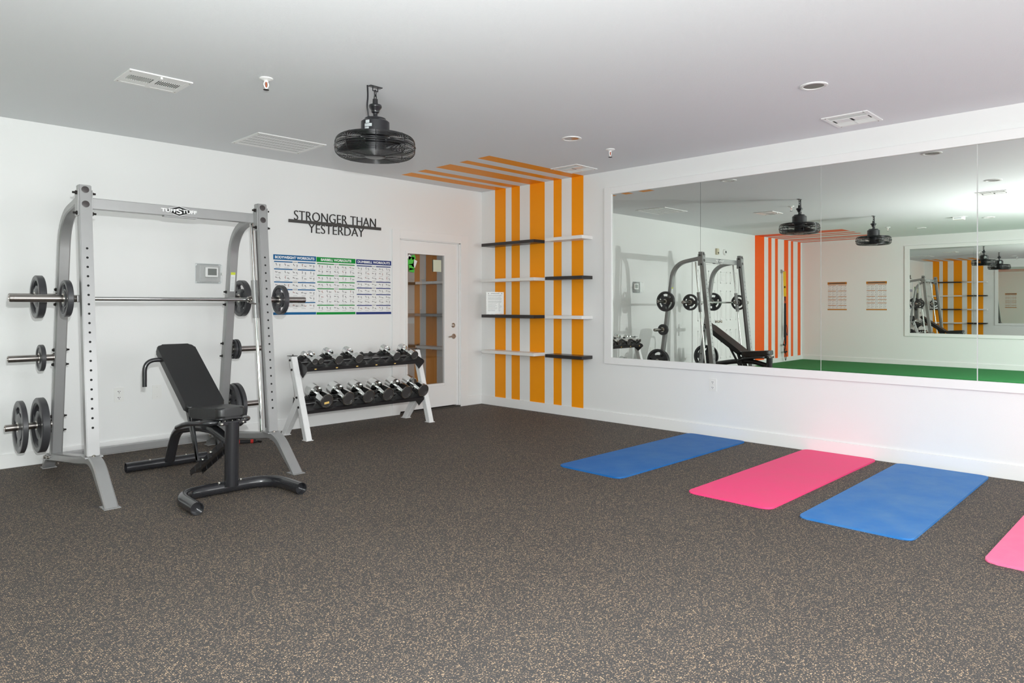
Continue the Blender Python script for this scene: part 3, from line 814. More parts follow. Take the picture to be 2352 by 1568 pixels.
# ---- weight plates
def weight_plate(label, X, Y, Z, rad, th, group, ang=.5, flip=1):
    rt = thing('weight_plate', label, 'weight plate', (0, 0, 0), group)
    N = 54; h = th/2
    rs = [.0265, .060 if rad > .11 else .045, rad*.46, rad*.52, rad*.76, rad*.82, rad*.965, rad]
    rs[1] = min(rs[1], rad*.42)
    hs = [h*.95, h*.95, h*.62, h*.55, h*.55, h*.98, h, h*.80]
    b = B(); bm = b.bm; V = {}
    for sd in (0, 1):
        for j, (r, hh) in enumerate(zip(rs, hs)):
            for i in range(N):
                a = 2*math.pi*i/N+ang
                V[sd, j, i] = bm.verts.new(((hh if sd else -hh), r*math.cos(a), r*math.sin(a)))
    hole = lambda j, i: j == 3 and rad > .11 and (i % 18) in range(3, 15)
    for sd in (0, 1):
        for j in range(len(rs)-1):
            for i in range(N):
                if hole(j, i): continue
                q = (V[sd, j, i], V[sd, j, (i+1) % N], V[sd, j+1, (i+1) % N], V[sd, j+1, i])
                b.face(q if sd else q[::-1])
    for i in range(N):
        k = (i+1) % N
        b.face((V[0, 0, i], V[0, 0, k], V[1, 0, k], V[1, 0, i]))
        n = len(rs)-1; b.face((V[1, n, i], V[1, n, k], V[0, n, k], V[0, n, i]))
        if hole(3, i):
            b.face((V[1, 3, i], V[1, 3, k], V[0, 3, k], V[0, 3, i])); b.face((V[0, 4, i], V[0, 4, k], V[1, 4, k], V[1, 4, i]))
            if not hole(3, (i-1) % N): b.face((V[0, 3, i], V[0, 4, i], V[1, 4, i], V[1, 3, i]))
            if not hole(3, k): b.face((V[1, 3, k], V[1, 4, k], V[0, 4, k], V[0, 3, k]))
    # three raised spokes between the grips
    obj('plate_body', b, 'iron', rt)
    b = B(); b.lathe([(.0262, -h*1.02), (.036, -h*1.02), (.036, h*1.02), (.0262, h*1.02)], along((0, 0, 0), (1, 0, 0)), 24)
    obj('hub_bushing', b, 'boltsilver', rt)
    rt.location = (X, Y, Z); return rt
gb_ = 'plates on the machine bar'; gp = 'plates on the storage pegs'
weight_plate('small black plate on the left sleeve of the machine bar', -4.925, BY, BZ, .127, .038, gb_, .9)
weight_plate('small black plate on the right sleeve of the machine bar', -3.355, BY, BZ, .125, .038, gb_, 1.05)
pc = lambda z: bkY(z)+.028
weight_plate('large black plate on the top left storage peg, behind the bar end', -4.985, pc(1.335), 1.335, .157, .048, gp, .3)
weight_plate('tiny black plate alone on the middle left storage peg', -4.955, pc(.884), .884, .098, .030, gp, .2)
weight_plate('largest black plate on the bottom left peg, outer of two', -5.07, pc(.378), .378, .192, .036, gp, .6)
weight_plate('largest black plate on the bottom left peg, inner of two', -4.945, pc(.378), .378, .204, .052, gp, .1)
weight_plate('large black plate on the top right storage peg, behind the right upright', -3.465, pc(1.335), 1.335, .160, .050, gp, .8)
weight_plate('tiny black plate on the middle right peg, inner of two', -3.508, pc(.884), .884, .086, .018, gp, .4)
weight_plate('tiny black plate on the middle right peg, outer of two', -3.482, pc(.884), .884, .088, .022, gp, .9)
weight_plate('largest black plate on the bottom right peg, inner of two', -3.498, pc(.378), .378, .190, .032, gp, .2)
weight_plate('largest black plate on the bottom right peg, outer of two', -3.452, pc(.378), .378, .196, .040, gp, .7)

# ================================================================== BENCH
XB = -4.165
bn = thing('weight_bench', 'black adjustable workout bench with raised backrest in front of the machine', 'bench', (XB, -1.6, 0))
b = B(); b.tube(fillet([(-4.517, -2.315, .040), (-4.500, -1.925, .040), (-3.850, -1.945, .040), (-3.838, -2.335, .040)], .23, 10), .040, 20, hollow=.10)
ff = obj('front_foot', b, 'benchblack', bn)
b = B(); b.tube([(-4.158, -1.975, .055), (-4.158, -1.985, .487)], .046, 24); obj('front_post', b, 'benchblack', bn)
b = B()
for x in (-4.232, -4.085): b.sphere((x, -1.955, .080), .009)
for x in (-4.30, -4.03): b.sphere((x, -.835, .073), .007)
obj_split('cap_bolt', b, 'boltsilver', bn)
b = B(); b.tube([(-4.470, -.825, .037), (-3.868, -.838, .037)], .037, 20, hollow=.10); obj('rear_foot', b, 'benchblack', bn)
b = B(); b.tube(fillet([(XB, -.865, .055), (XB, -1.00, .315), (XB, -1.42, .392), (XB, -1.72, .405), (XB, -1.97, .345)], [.14, .12, .1], 7), .037, 18)
obj('spine_tube', b, 'benchblack', bn)
# backrest
p0 = Vector((XB, -1.590, .552)); p1 = Vector((XB, -.975, .974)); du = (p1-p0); Lb = du.length; du.normalize()
m = axm((p0+p1)/2, (1, 0, 0), du); nb = m.to_3x3() @ Vector((0, 0, 1))
b = B(); m2 = m.copy(); m2.translation = (p0+p1)/2-nb*.058
b.prism(rrect(.275, Lb, .045, 5, .280), m2, .058, bev=.014, seg=3); bk = obj('backrest', b, 'vinyl', bn)
b = B(); m3 = m.copy(); m3.translation = (p0+p1)/2-nb*.066
b.prism(rrect(.245, Lb-.05, .03), m3, .008)
for x in (-.045, .045):
    b.bar([p0-nb*.082+du*.02+Vector((x, 0, 0)), p1-nb*.082-du*.12+Vector((x, 0, 0))], .03, .036, (1, 0, 0))
obj('backrest_frame', b, 'benchblack', bk)
b = B(); b.tube(fillet([(XB+.04, -1.075, .858), (-4.412, -1.06, .866), (-4.412, -1.06, .668)], .085, 8), .0165, 14); obj('back_handle', b, 'benchblack', bk)
# seat
b = B(); ms = axm((XB-.002, -1.80, .503), (1, 0, 0), Vector((0, 1, -.075)))
b.prism(rrect(.19, .43, .045, 5, .28), ms, .068, bev=.016, seg=3); st_ = obj('seat', b, 'vinyl', bn)
b = B(); ms2 = ms.copy(); ms2.translation = Vector((XB-.002, -1.80, .494)); b.prism(rrect(.17, .39, .03, 4, .25), ms2, .010)
b.bar([(XB-.05, -1.98, .483), (XB-.05, -1.62, .462)], .025, .035, (1, 0, 0)); b.bar([(XB+.05, -1.98, .483), (XB+.05, -1.62, .462)], .025, .035, (1, 0, 0))
b.box(XB-.095, XB+.095, -2.012, -1.985, .470, .496, bev=.003)
obj('seat_frame', b, 'benchblack', st_)
b = B()
for x in (-.085, -.05, .0, .045, .085): b.sphere((XB+x, -2.006, .499), .004)
b.sphere((XB-.075, -2.016, .482), .011); b.sphere((XB+.07, -2.016, .482), .009)
obj_split('seat_bolt', b, 'boltsilver', st_)
for s in (-1, 1):
    b = B(); b.tube(fillet([(XB+s*.05, -1.95, .484), (XB+s*.15, -1.93, .486), (XB+s*.205, -1.74, .470), (XB+s*.205, -1.585, .425)], .1, 6), .0165, 14)
    b.sphere((XB+s*.205, -1.585, .425), .0165)
    obj('side_grip', b, 'benchblack', bn)
# ladder with catch notches and the struts that rest in it
b = B(); la = Vector((XB, -1.385, .045)); lb = Vector((XB, -1.955, .345)); dl = (lb-la).normalized(); nl = Vector((0, -dl.z, dl.y))
if nl.z < 0: nl = -nl
b.bar([la, lb], .082, .008, (1, 0, 0), ch=.001)
for k in range(6):
    q = la+dl*(.02+.105*k)
    for x in (-.041, .041): b.bar([q+Vector((x, 0, 0))-dl*.01, q+Vector((x, 0, 0))+dl*.085], .005, .042, (1, 0, 0), ch=.001)
    b.bar([q+nl*.018-dl*.006, q+nl*.018+dl*.006], .080, .006, (1, 0, 0), ch=.001)
obj('adjustment_ladder', b, 'benchblack', bn)
b = B()
for k in (2.4, 3.9):
    q = la+dl*(.02+.105*k)
    b.sphere(q+Vector((-.045, 0, 0))+nl*.012, .010)
b.sphere((XB, -1.92, .285), .012)
obj_split('ladder_bolt', b, 'boltsilver', bn)
pv = p0+du*.12-nb*.075
for x in (-.078, .078):
    for top in (p0+du*.06-nb*.07, p0+du*.21-nb*.075):
        b = B(); b.bar([top+Vector((x, 0, 0)), Vector((XB+x, -1.62, .178))], .012, .034, (1, 0, 0), ch=.002); obj('support_strut', b, 'benchblack', bn)
b = B(); b.tube([(XB-.088, -1.62, .178), (XB+.088, -1.62, .178)], .009, 10); b.tube([(XB-.10, -1.565, .462), (XB+.10, -1.565, .462)], .011, 10)
obj_split('pivot_pin', b, 'benchblack', bn)

# ================================================================== DUMBBELL RACK
LXs = (-2.853, -1.385)
dk = thing('dumbbell_rack', 'white A-frame dumbbell stand with two black trays beside the glass door', 'dumbbell rack', (-2.12, -.45, 0))
fy = lambda z: -.690+.245*z/.778          # front face of front legs
for X in LXs:
    b = B(); z1 = .782; w = .029; tl = -.022 if X < -2 else 0
    b.hexa([(X-w, fy(0), .004), (X+w, fy(0), .004), (X+w, fy(0)+.068, .004), (X-w, fy(0)+.068, .004), (X-w+tl, fy(z1), z1), (X+w+tl, fy(z1), z1), (X+w+tl, fy(z1)+.068, z1), (X-w+tl, fy(z1)+.068, z1)])
    bmesh.ops.bevel(b.bm, geom=b.bm.edges[:], offset=.004, segments=2, affect='EDGES')
    b.box(X-.037, X+.037, fy(0)-.008, fy(0)+.076, 0, .005)
    obj('front_leg', b, 'rackwhite', dk)
    b = B(); zj = .40; yj = fy(zj)+.06
    b.hexa([(X-w, -.262, .004), (X+w, -.262, .004), (X+w, -.185, .004), (X-w, -.185, .004), (X-w, yj-.03, zj-.07), (X+w, yj-.03, zj-.07), (X+w, yj+.008, zj+.02), (X-w, yj+.008, zj+.02)])
    bmesh.ops.bevel(b.bm, geom=b.bm.edges[:], offset=.004, segments=2, affect='EDGES')
    b.box(X-.037, X+.037, -.270, -.177, 0, .005)
    obj('back_leg', b, 'rackwhite', dk)
    b = B(); b.box(X-.033+tl, X+.033+tl, fy(z1)-.004, fy(z1)+.085, z1, z1+.006, bev=.002); b.lathe([(.006, 0), (.006, .012), (0, .013)], along((X+tl, fy(z1)+.03, z1+.006), (0, 0, 1)), 8)
    obj('leg_cap', b, 'bolt', dk)
    b = B()
    for z in (.745, .655, .395, .305):
        for q in (-1, 1): b.lathe([(.012, 0), (.012, .005), (.008, .006), (.008, .011), (0, .012)], along((X+q*w+tl*z/z1, fy(z)+.04, z), (q, 0, 0)), 8)
    obj_split('leg_bolt', b, 'bolt', dk)
TA = R(16); dT = Vector((0, -math.cos(TA), -math.sin(TA))); nT = Vector((0, -math.sin(TA), math.cos(TA)))   # down the tray / off the tray
SLX = (-2.705, -2.472, -2.240, -2.008, -1.775, -1.542)
SLL = (-2.628, -2.386, -2.148, -1.910, -1.672, -1.437-.01)
def tray(zt, slots, rads):
    c0 = Vector((0, -.45, zt)); x0, x1 = LXs[0]+.031, LXs[1]-.031
    b = B()
    def slab(a, c, n0, n1):
        b.hexa([Vector((x, 0, 0))+c0+dT*u+nT*n for n in (n0, n1) for x, u in ((x0, a), (x1, a), (x1, c), (x0, c))])
    slab(-.125, -.005, -.010, 0); slab(.010, .150, -.022, -.012); slab(-.005, .010, -.022, 0); slab(.150, .156, -.040, -.008); slab(-.131, -.125, -.035, .006)
    tr = obj('tray', b, 'traybl', dk)
    b = B()
    b.hexa([Vector((x, 0, 0))+c0+dT*u+nT*n for n in (-.0005, .0006) for x, u in ((x0, .004), (x1, .004), (x1, .0085), (x0, .0085))])
    obj('tray_edge_highlight', b, 'label', tr)  # white strip paints the highlight along the black tray's step
    for x in (x0+.002, x1-.002):
        b = B(); p = [(-.135, .020), (.145, -.002), (.165, -.025), (.10, -.125), (-.10, -.045)]
        b.prism([(u, n) for u, n in p], axm(Vector((x-.002, 0, 0))+c0, dT, nT), .004); obj('end_plate', b, 'traybl', tr)
    for x, r in zip(slots, rads):
        for u in (-.098, .098):
            Rr = r+.004; n = 10; xm = min(Rr*.92, .085); base = 0 if u < 0 else -.012; poly = [(-.105, base)]
            lift = .001
            hx = lambda q: lift+Rr-math.sqrt(max(0, Rr*Rr-q*q))
            hm = min(hx(xm), .036)
            poly += [(-xm-.012, hm*.92)]
            poly += [(q, min(hx(q), hm)) for q in (-xm+2*xm*k/n for k in range(n+1))]
            poly += [(xm+.012, hm*.92), (.105, base)]
            b = B(); mm = axm(c0+Vector((x, 0, 0))+dT*(u-.014), (1, 0, 0), nT)
            b.prism(poly, mm, -.028 if (mm.to_3x3() @ Vector((0, 0, 1))).dot(dT) < 0 else .028)
            obj('saddle', b, 'saddle', tr)
    b = B()
    for x in slots[:5]:
        if zt > .5: b.prism(rrect(.022, .010, .002), axm(c0+Vector((x-.03, 0, 0))+dT*.1562+nT*-.02, (1, 0, 0), nT), .001)
    if zt > .5: obj_split('weight_sticker', b, 'sticker', tr)
    else: b.bm.free()
    return c0
cU = tray(.722, SLX, [.050]*6)
cL = tray(.318, SLL, [.072]*6)

def dumbbell(r, L, hl, grip):
    # axis along local y, front end towards -y; origin at the lowest point of the heads
    rt = thing('dumbbell', '', 'dumbbell', (0, 0, 0))
    A = lambda y, d: along((0, y, r), (0, d, 0))
    b = B(); b.lathe([(grip*.8, -L/2+hl), (grip*.85, -L/2+hl+.012), (grip, -.02), (grip*1.06, 0), (grip, .02), (grip*.85, L/2-hl-.012), (grip*.8, L/2-hl)], A(0, 1), 16); obj('handle', b, 'chrome', rt)
    for s in (-1, 1):
        b = B(); b.lathe([(0, -.004), (grip*1.2, -.004), (r*.70, -.001), (r*.95, .003), (r, .007), (r, hl-.004), (r*.965, hl), (r*.86, hl), (r*.84, hl-.004), (0, hl-.004)], A(s*(L/2-hl), s), 32)
        hd = obj('head', b, 'chrome', rt)
        b = B(); b.lathe([(r*.835, 0), (r*.80, .002), (r*.62, .0024), (r*.60, .0012), (0, .0012)], A(s*(L/2-.0045), s), 28); obj('end_cap', b, 'chromedark', hd)
    return rt
def put(d, c0, x, r, lift, u=0.):
    # rest a dumbbell (axis parallel to the tray) at slot x
    ax = c0+Vector((x, 0, 0))+nT*(r+lift)+dT*u
    d.rotation_euler = (TA, 0, 0)
    d.location = ax-nT*r
def mk(src, label, group, **k):
    d = dup(src); d['label'] = label; d['group'] = group; put(d, **k); return d
gU, gL = 'dumbbells on the upper tray', 'dumbbells on the lower tray'
small = dumbbell(.031, .235, .062, .0155); mid = dumbbell(.048, .268, .074, .0165); big = dumbbell(.0715, .318, .104, .0165)
tag(small, 'smallest chrome dumbbell, leftmost on the upper tray', 'dumbbell', gU); put(small, cU, SLX[0]-.036, .031, .020, .02)
mk(small, 'smallest chrome dumbbell, second from left on the upper tray', gU, c0=cU, x=SLX[0]+.032, r=.031, lift=.020, u=.015)
tag(mid, 'medium chrome dumbbell, third from left on the upper tray', 'dumbbell', gU); put(mid, cU, SLX[1], .048, .001)
mk(mid, 'medium chrome dumbbell left of the empty cradle on the upper tray', gU, c0=cU, x=SLX[2], r=.048, lift=.001)
mk(mid, 'medium chrome dumbbell right of the empty cradle on the upper tray', gU, c0=cU, x=SLX[4], r=.048, lift=.001)
mk(mid, 'medium chrome dumbbell, rightmost on the upper tray', gU, c0=cU, x=SLX[5], r=.048, lift=.001)
tag(big, 'big chrome dumbbell with yellow sticker on its end, leftmost on lower tray', 'dumbbell', gL); put(big, cL, SLL[0], .0715, .002)
for i, w in ((1, 'second from left'), (2, 'third from left'), (3, 'third from right'), (4, 'second from right'), (5, 'rightmost')):
    mk(big, 'big chrome dumbbell, %s on the lower tray' % w, gL, c0=cL, x=SLL[i], r=.0715, lift=.002)
b = B(); b.prism(rrect(.052, .022, .004), along((.0, -.318/2+.0012, .0715-.018), (0, -1, 0)) @ Matrix.Rotation(R(180), 4, 'Z') @ Matrix.Rotation(R(8), 4, 'Z'), .001)
obj('weight_sticker', b, 'sticker', [c for c in big.children if c.name.startswith('head')][0])

# ---- red and black strap on the floor behind the bench
b = B()
pts = [(-3.44, -.30, .018), (-3.40, -.335, .020), (-3.35, -.36, .018), (-3.30, -.40, .020), (-3.25, -.42, .018)]
b.tube(pts, .017, 10, 0)
for k in (0, 1, 3): 
    p = Vector(pts[k]); q = Vector(pts[k+1]); b.tube([p.lerp(q, .15), p.lerp(q, .6)], .0185, 10, 1)
b.tube([(-3.26, -.415, .012), (-3.22, -.40, .010), (-3.20, -.43, .008)], .009, 8, 0)
tag(obj('resistance_strap', b, ['blackweb', 'redweb'], loc=(-3.34, -.36, 0)), 'red and black strap lying on the floor behind the bench post', 'strap')

# ================================================================== FAN
def fan(x, y, label):
    rt = thing('ceiling_fan', label, 'fan', (x, y, H), 'caged ceiling fans')
    c = Vector((x, y, 0)); zc = 2.335
    b = B(); b.box(x-.048, x+.048, y-.018, y+.018, H-.006, H, bev=.002)
    b.tube([(x-.02, y, H-.004), (x-.02, y, H-.03), (x+.02, y, H-.03), (x+.02, y, H-.004)], .004, 8)
    obj('ceiling_bracket', b, 'fanblack', rt)
    b = B()
    for k, z in enumerate((2.696, 2.664)):
        m = Matrix.Translation((x, y, z)) @ Matrix.Rotation(R(90*k+20), 4, 'Z')
        b.tube([m @ Vector((.009*math.cos(a), 0, .021*math.sin(a))) for a in (2*math.pi*i/16 for i in range(16))], .0034, 8, closed=True)
    obj('chain', b, 'fanblack', rt)
    b = B(); b.lathe([(0, 2.655), (.017, 2.655), (.018, 2.625), (.019, 2.620), (.040, 2.616), (.044, 2.606), (.042, 2.598), (.028, 2.580), (.026, 2.566), (.016, 2.560), (.014, 2.545), (.022, 2.528), (.022, 2.515), (0, 2.515)], Matrix.Translation(c), 24)
    obj('hanger_cup', b, 'fanblack', rt)
    b = B(); b.lathe([(0, 2.524), (.070, 2.524), (.073, 2.514), (.078, 2.512), (.094, 2.500), (.095, 2.41), (.078, 2.400), (.066, 2.39), (.066, 2.31), (0, 2.31)], Matrix.Translation(c), 32)
    mo = obj('motor', b, 'fanblack', rt)
    b = B(); m = Matrix.Translation(c) @ Matrix.Rotation(R(205), 4, 'Z')
    for z0, z1, a0, a1 in ((2.475, 2.495, -.18, .12), (2.452, 2.472, -.26, .30), (2.43, 2.449, -.26, .08)):
        n = 5; P = [[m @ Vector((.0958*math.cos(a0+(a1-a0)*i/n), .0958*math.sin(a0+(a1-a0)*i/n), z)) for i in range(n+1)] for z in (z0, z1)]
        for i in range(n): b.poly([P[0][i], P[0][i+1], P[1][i+1], P[1][i]])
    obj('rating_label', b, 'labelg', mo)
    b = B(); b.tube(fillet([(x-.058, y+.006, H-.002), (x-.055, y+.004, 2.66), (x-.066, y, 2.60), (x-.052, y, 2.52)], .1, 6), .0055, 10)
    b.lathe([(.010, 0), (.010, .02), (0, .02)], along((x-.050, y, 2.512), (0, 0, 1)), 10)
    obj('power_cord', b, 'fanblack', rt)
    # guard cage: rings and ribs
    prof = []
    for k in range(14): prof.append((.098+.0095*k, .066))
    for k in range(1, 9):
        a = math.pi/2*k/8.5; prof.append((.222+.041*math.sin(a), .025+.041*math.cos(a)))
    prof.append((.264, .012)); full = prof+[(r, -z) for r, z in prof[::-1]]+[(.098-.0095*k, -.066) for k in range(1, 5)]
    b = B()
    for r, z in full:
        b.tube([(x+r*math.cos(a), y+r*math.sin(a), zc+z) for a in (2*math.pi*i/44 for i in range(44))], .0021, 5, closed=True)
    b.tube([(x+.265*math.cos(a), y+.265*math.sin(a), zc) for a in (2*math.pi*i/44 for i in range(44))], .0055, 8, closed=True)
    for i in range(8):
        a = 2*math.pi*i/8+.2
        b.tube([(x+r*math.cos(a), y+r*math.sin(a), zc+z) for r, z in full], .0030, 6)
    obj('guard_cage', b, 'fanwire', rt)
    b = B(); b.lathe([(0, -.072), (.055, -.072), (.068, -.068), (.068, -.060), (0, -.060)], Matrix.Translation((x, y, zc)), 28); gd = obj('guard_disc', b, 'fanblack', rt)
    b = B()
    b.lathe([(0, -.02), (.06, -.02), (.07, -.026), (.07, -.05), (.06, -.056), (0, -.056)], Matrix.Translation((x, y, zc)), 28)
    bl = obj('hub', b, 'fanblack', rt)
    for i in range(3):
        m = Matrix.Translation((x, y, zc-.028)) @ Matrix.Rotation(2*math.pi*i/3+.9, 4, 'Z')
        b = B(); rows = []
        for k in range(8):
            r = .066+.178*k/7; wd = .058+.05*math.sin(math.pi*min(1, k/6.)*.6); tw = R(34-16*k/7)
            pts = []
            for t in (-1, -.5, 0, .5, 1):
                pts.append(m @ Vector((r, t*wd*math.cos(tw)+.02*k/7, t*wd*math.sin(tw)*.6)))
            rows.append(pts)
        for a, c2 in zip(rows, rows[1:]):
            for i2 in range(4): b.poly([a[i2], a[i2+1], c2[i2+1], c2[i2]])
        bmesh.ops.remove_doubles(b.bm, verts=b.bm.verts, dist=1e-6)
        r_ = bmesh.ops.solidify(b.bm, geom=b.bm.faces[:], thickness=.003)
        obj('blade', b, 'fanblack', bl)
    return rt
f1 = fan(-3.50, -2.706, 'black caged fan hanging from the ceiling left of the amber stripes')
f2 = fan(-6.155, -2.84, 'black caged fan seen only in the wall mirror, nearer the posters')

# ================================================================== CEILING FITTINGS
def vent(x0, x1, y0, y1, label, kind, group='white ceiling vents'):
    # local frame: long axis along x
    rt = thing('ceiling_vent', label, 'vent', ((x0+x1)/2, (y0+y1)/2, H), group); z = H
    fw = .032; t = .009
    b = B()
    for q in ((x0, x1, y0, y0+fw), (x0, x1, y1-fw, y1), (x0, x0+fw, y0+fw, y1-fw), (x1-fw, x1, y0+fw, y1-fw)): b.box(*q, z-t, z, bev=.003)
    obj('vent_frame', b, 'white', rt)
    b = B(); b.poly([(x0+fw, y0+fw, z-.001), (x1-fw, y0+fw, z-.001), (x1-fw, y1-fw, z-.001), (x0+fw, y1-fw, z-.001)]); obj('duct_shade_sheet', b, 'ventdark', rt, smooth=0)  # flat dark sheet paints the shade inside the duct
    a0, a1, c0, c1 = x0+fw, x1-fw, y0+fw, y1-fw
    def fin(p, q, w, ang, axis):
        # a louvre blade from p to q, tilted about its length
        p, q = Vector(p), Vector(q); d = (q-p).normalized(); n = Vector((-d.y, d.x, 0)); v = (n*math.cos(ang)+Vector((0, 0, math.sin(ang))))*w/2
        th = Vector((0, 0, .0012))
        b.hexa([p-v-th, q-v-th, q+v-th, p+v-th, p-v+th, q-v+th, q+v+th, p+v+th])
    b = B()
    if kind == 'strip':          # two long blades, a middle row of short fins
        h = (c1-c0)
        b.box(a0, a1, c0, c0+h*.30, z-.007, z-.004); b.box(a0, a1, c1-h*.30, c1, z-.007, z-.004)
        b.box((a0+a1)/2-.014, (a0+a1)/2+.014, c0, c1, z-.009, z-.005)
        for k in range(25):
            x = a0+(a1-a0)*(k+.5)/25
            if abs(x-(a0+a1)/2) < .018: continue
            fin((x, c0+h*.30, z-.007), (x, c1-h*.30, z-.007), .008 if x < (a0+a1)/2 else .010, R(80 if x < (a0+a1)/2 else -20), 0)
        b.box((a0+a1)/2-.006, (a0+a1)/2+.006, c0-.02, c0, z-.022, z-.006)
    elif kind == 'grille':       # return grille: fine blades in five bays
        n = 5; h = (c1-c0)/n
        for i in range(n+1): b.box(a0, a1, c0+h*i-.004, c0+h*i+.004, z-.008, z-.004)
        for i in range(n):
            for k in range(5):
                y = c0+h*i+h*(k+.5)/5; fin((a0, y, z-.006), (a1, y, z-.006), .0060, R(8), 0)
    else:                        # four-way: blades at one end, plain middle, fins at the other
        w = a1-a0; h = c1-c0; xa, xb = a0+w*.28, a0+w*.66
        for k in range(6):
            x = a0+(xa-a0)*(k+.5)/6; fin((x, c0, z-.006), (x, c1, z-.006), .011, R(-20), 0)
        b.box(xa-.004, xa+.004, c0, c1, z-.010, z-.004); b.box(xb-.004, xb+.004, c0, c1, z-.010, z-.004)
        for k in range(2):
            ya = c0+h*(.04+.48*k); b.box(xa+.012, xb-.012, ya, ya+h*.40, z-.008, z-.005)
        for k in range(7):
            x = xb+(a1-xb)*(k+.5)/7; fin((x, c0, z-.006), (x, c1, z-.006), .006, R(75), 0)
        b.box(xb, a1, (c0+c1)/2-.004, (c0+c1)/2+.004, z-.010, z-.004)
    obj('louvres', b, 'white', rt)
    b = B()
    for x in (x0+.014, x1-.014):
        for y in (y0+.03, y1-.03): b.lathe([(.006, 0), (.004, .003), (0, .0035)], along((x, y, z-t), (0, 0, -1)), 8)
    obj_split('screw', b, 'boltsilver', rt)
    return rt
vent(-4.776, -4.392, -1.930, -1.614, 'white ceiling register with a lever, at upper left above the machine', 'strip')
vent(-3.490, -2.841, -.975, -.447, 'large white return grille on the ceiling above the wall lettering', 'grille')
vent(-.570, -.212, -2.049, -1.690, 'white ceiling vent beside the amber ceiling stripes near the corner', 'four')
vent(-.593, -.220, -4.873, -4.532, 'white ceiling vent above the wall mirror at upper right', 'four')
vent(-4.885, -4.53, -4.91, -4.57, 'white ceiling vent in the bright patch, seen in the mirror', 'four')

def downlight(x, y, label):
    rt = thing('recessed_light', label, 'ceiling light', (x, y, H), 'round recessed lights')
    b = B(); b.lathe([(.089, 0), (.088, .006), (.078, .009), (.066, .006), (.063, 0)], Matrix.Translation((x, y, H)) @ Matrix.Rotation(math.pi, 4, 'X'), 36); obj('trim_ring', b, 'white', rt)
    b = B(); b.lathe([(.066, .003), (.03, .0035), (0, .0038)], Matrix.Translation((x, y, H)) @ Matrix.Rotation(math.pi, 4, 'X'), 32); obj('lens', b, 'lens', rt)
downlight(-1.452, -2.713, 'unlit round recessed light between the fan and the small sprinkler')
downlight(-1.458, -4.812, 'unlit round recessed light above the mirror, upper right of the ceiling')
downlight(-3.61, -4.93, 'unlit round recessed light near the bright patch, seen in the mirror')
downlight(-7.69, -4.15, 'unlit round recessed light right of the detector, seen in the mirror')
downlight(-8.67, -2.90, 'unlit round recessed light left of the detector, seen in the mirror')

def sprinkler(x, y, label):
    rt = thing('fire_sprinkler', label, 'sprinkler', (x, y, H), 'ceiling sprinklers')
    D = Matrix.Translation((x, y, H)) @ Matrix.Rotation(math.pi, 4, 'X')
    b = B(); b.lathe([(.044, 0), (.042, .006), (.026, .012), (.014, .016), (.013, .026), (0, .026)], D, 28); obj('escutcheon', b, 'white', rt)
    b = B()
    for s in (-1, 1): b.tube(fillet([(x+s*.011, y, H-.024), (x+s*.017, y, H-.042), (x+s*.004, y, H-.066)], .01, 5), .0042, 8)
    b.lathe([(.006, .060), (.006, .072), (0, .072)], D, 10); obj('frame_arms', b, 'white', rt)
    b = B(); b.tube([(x, y, H-.026), (x, y, H-.060)], .0045, 8); obj('glass_bulb', b, 'copper', rt)
    b = B(); b.lathe([(0, .072), (.018, .072), (.018, .0745), (0, .0745)], D, 16); obj('deflector', b, 'ventdark', rt)
sprinkler(-4.092, -2.345, 'white ceiling sprinkler left of the fan')
sprinkler(-.866, -2.70, 'white ceiling sprinkler right of the small round light')
sprinkler(-8.14, -2.48, 'white ceiling sprinkler right of the far fan, seen in the mirror')
sd = thing('emergency_light', 'white box-shaped emergency fitting on the ceiling, seen in the mirror', 'ceiling light', (-7.28, -3.81, H))
b = B(); b.box(-7.35, -7.21, -3.89, -3.73, H-.05, H, bev=.008); obj('housing', b, 'whiteplastic', sd)
b = B(); b.box(-7.212, -7.206, -3.86, -3.76, H-.036, H-.016, bev=.002); obj('indicator_panel', b, 'labelg', sd)

# ================================================================== EXERCISE MATS
def exmat(label, q, m):
    # q: four floor corners; near-left, near-right, far-right, far-left (wall end)
    c = [Vector((x, y, 0)) for x, y in q]; ct = sum(c, Vector())/4
    ax = ((c[2]+c[3])-(c[0]+c[1])).normalized(); ay = Vector((-ax.y, ax.x, 0))
    L_ = ((c[2]+c[3])/2-(c[0]+c[1])/2).length; W = ((c[0]-c[1]).length+(c[2]-c[3]).length)/2
    b = B(); b.prism(rrect(W, L_, .055, 6), Matrix(), .013, bev=.004, seg=3)
    o = obj('exercise_mat', b, m)
    o.matrix_world = axm(ct, -ay, ax)
    return tag(o, label, 'exercise mat', 'foam mats in a row by the mirror wall')
exmat('smooth dark blue exercise mat, nearest the striped corner', [(-2.005, -3.045), (-2.005, -3.612), (-.045, -3.665), (-.045, -3.038)], 'matblue')
exmat('hot pink exercise mat between the two blue mats', [(-1.985, -4.160), (-1.985, -4.752), (-.022, -4.765), (-.022, -4.182)], 'matpink')
exmat('worn lighter blue exercise mat between the two pink mats', [(-2.00, -4.928), (-2.03, -5.552), (-.050, -5.545), (-.050, -4.930)], 'matblue2')
exmat('pale pink ribbed exercise mat cut off by the right edge', [(-2.075, -5.885), (-2.12, -6.49), (-.10, -6.52), (-.10, -5.91)], 'matpink2')

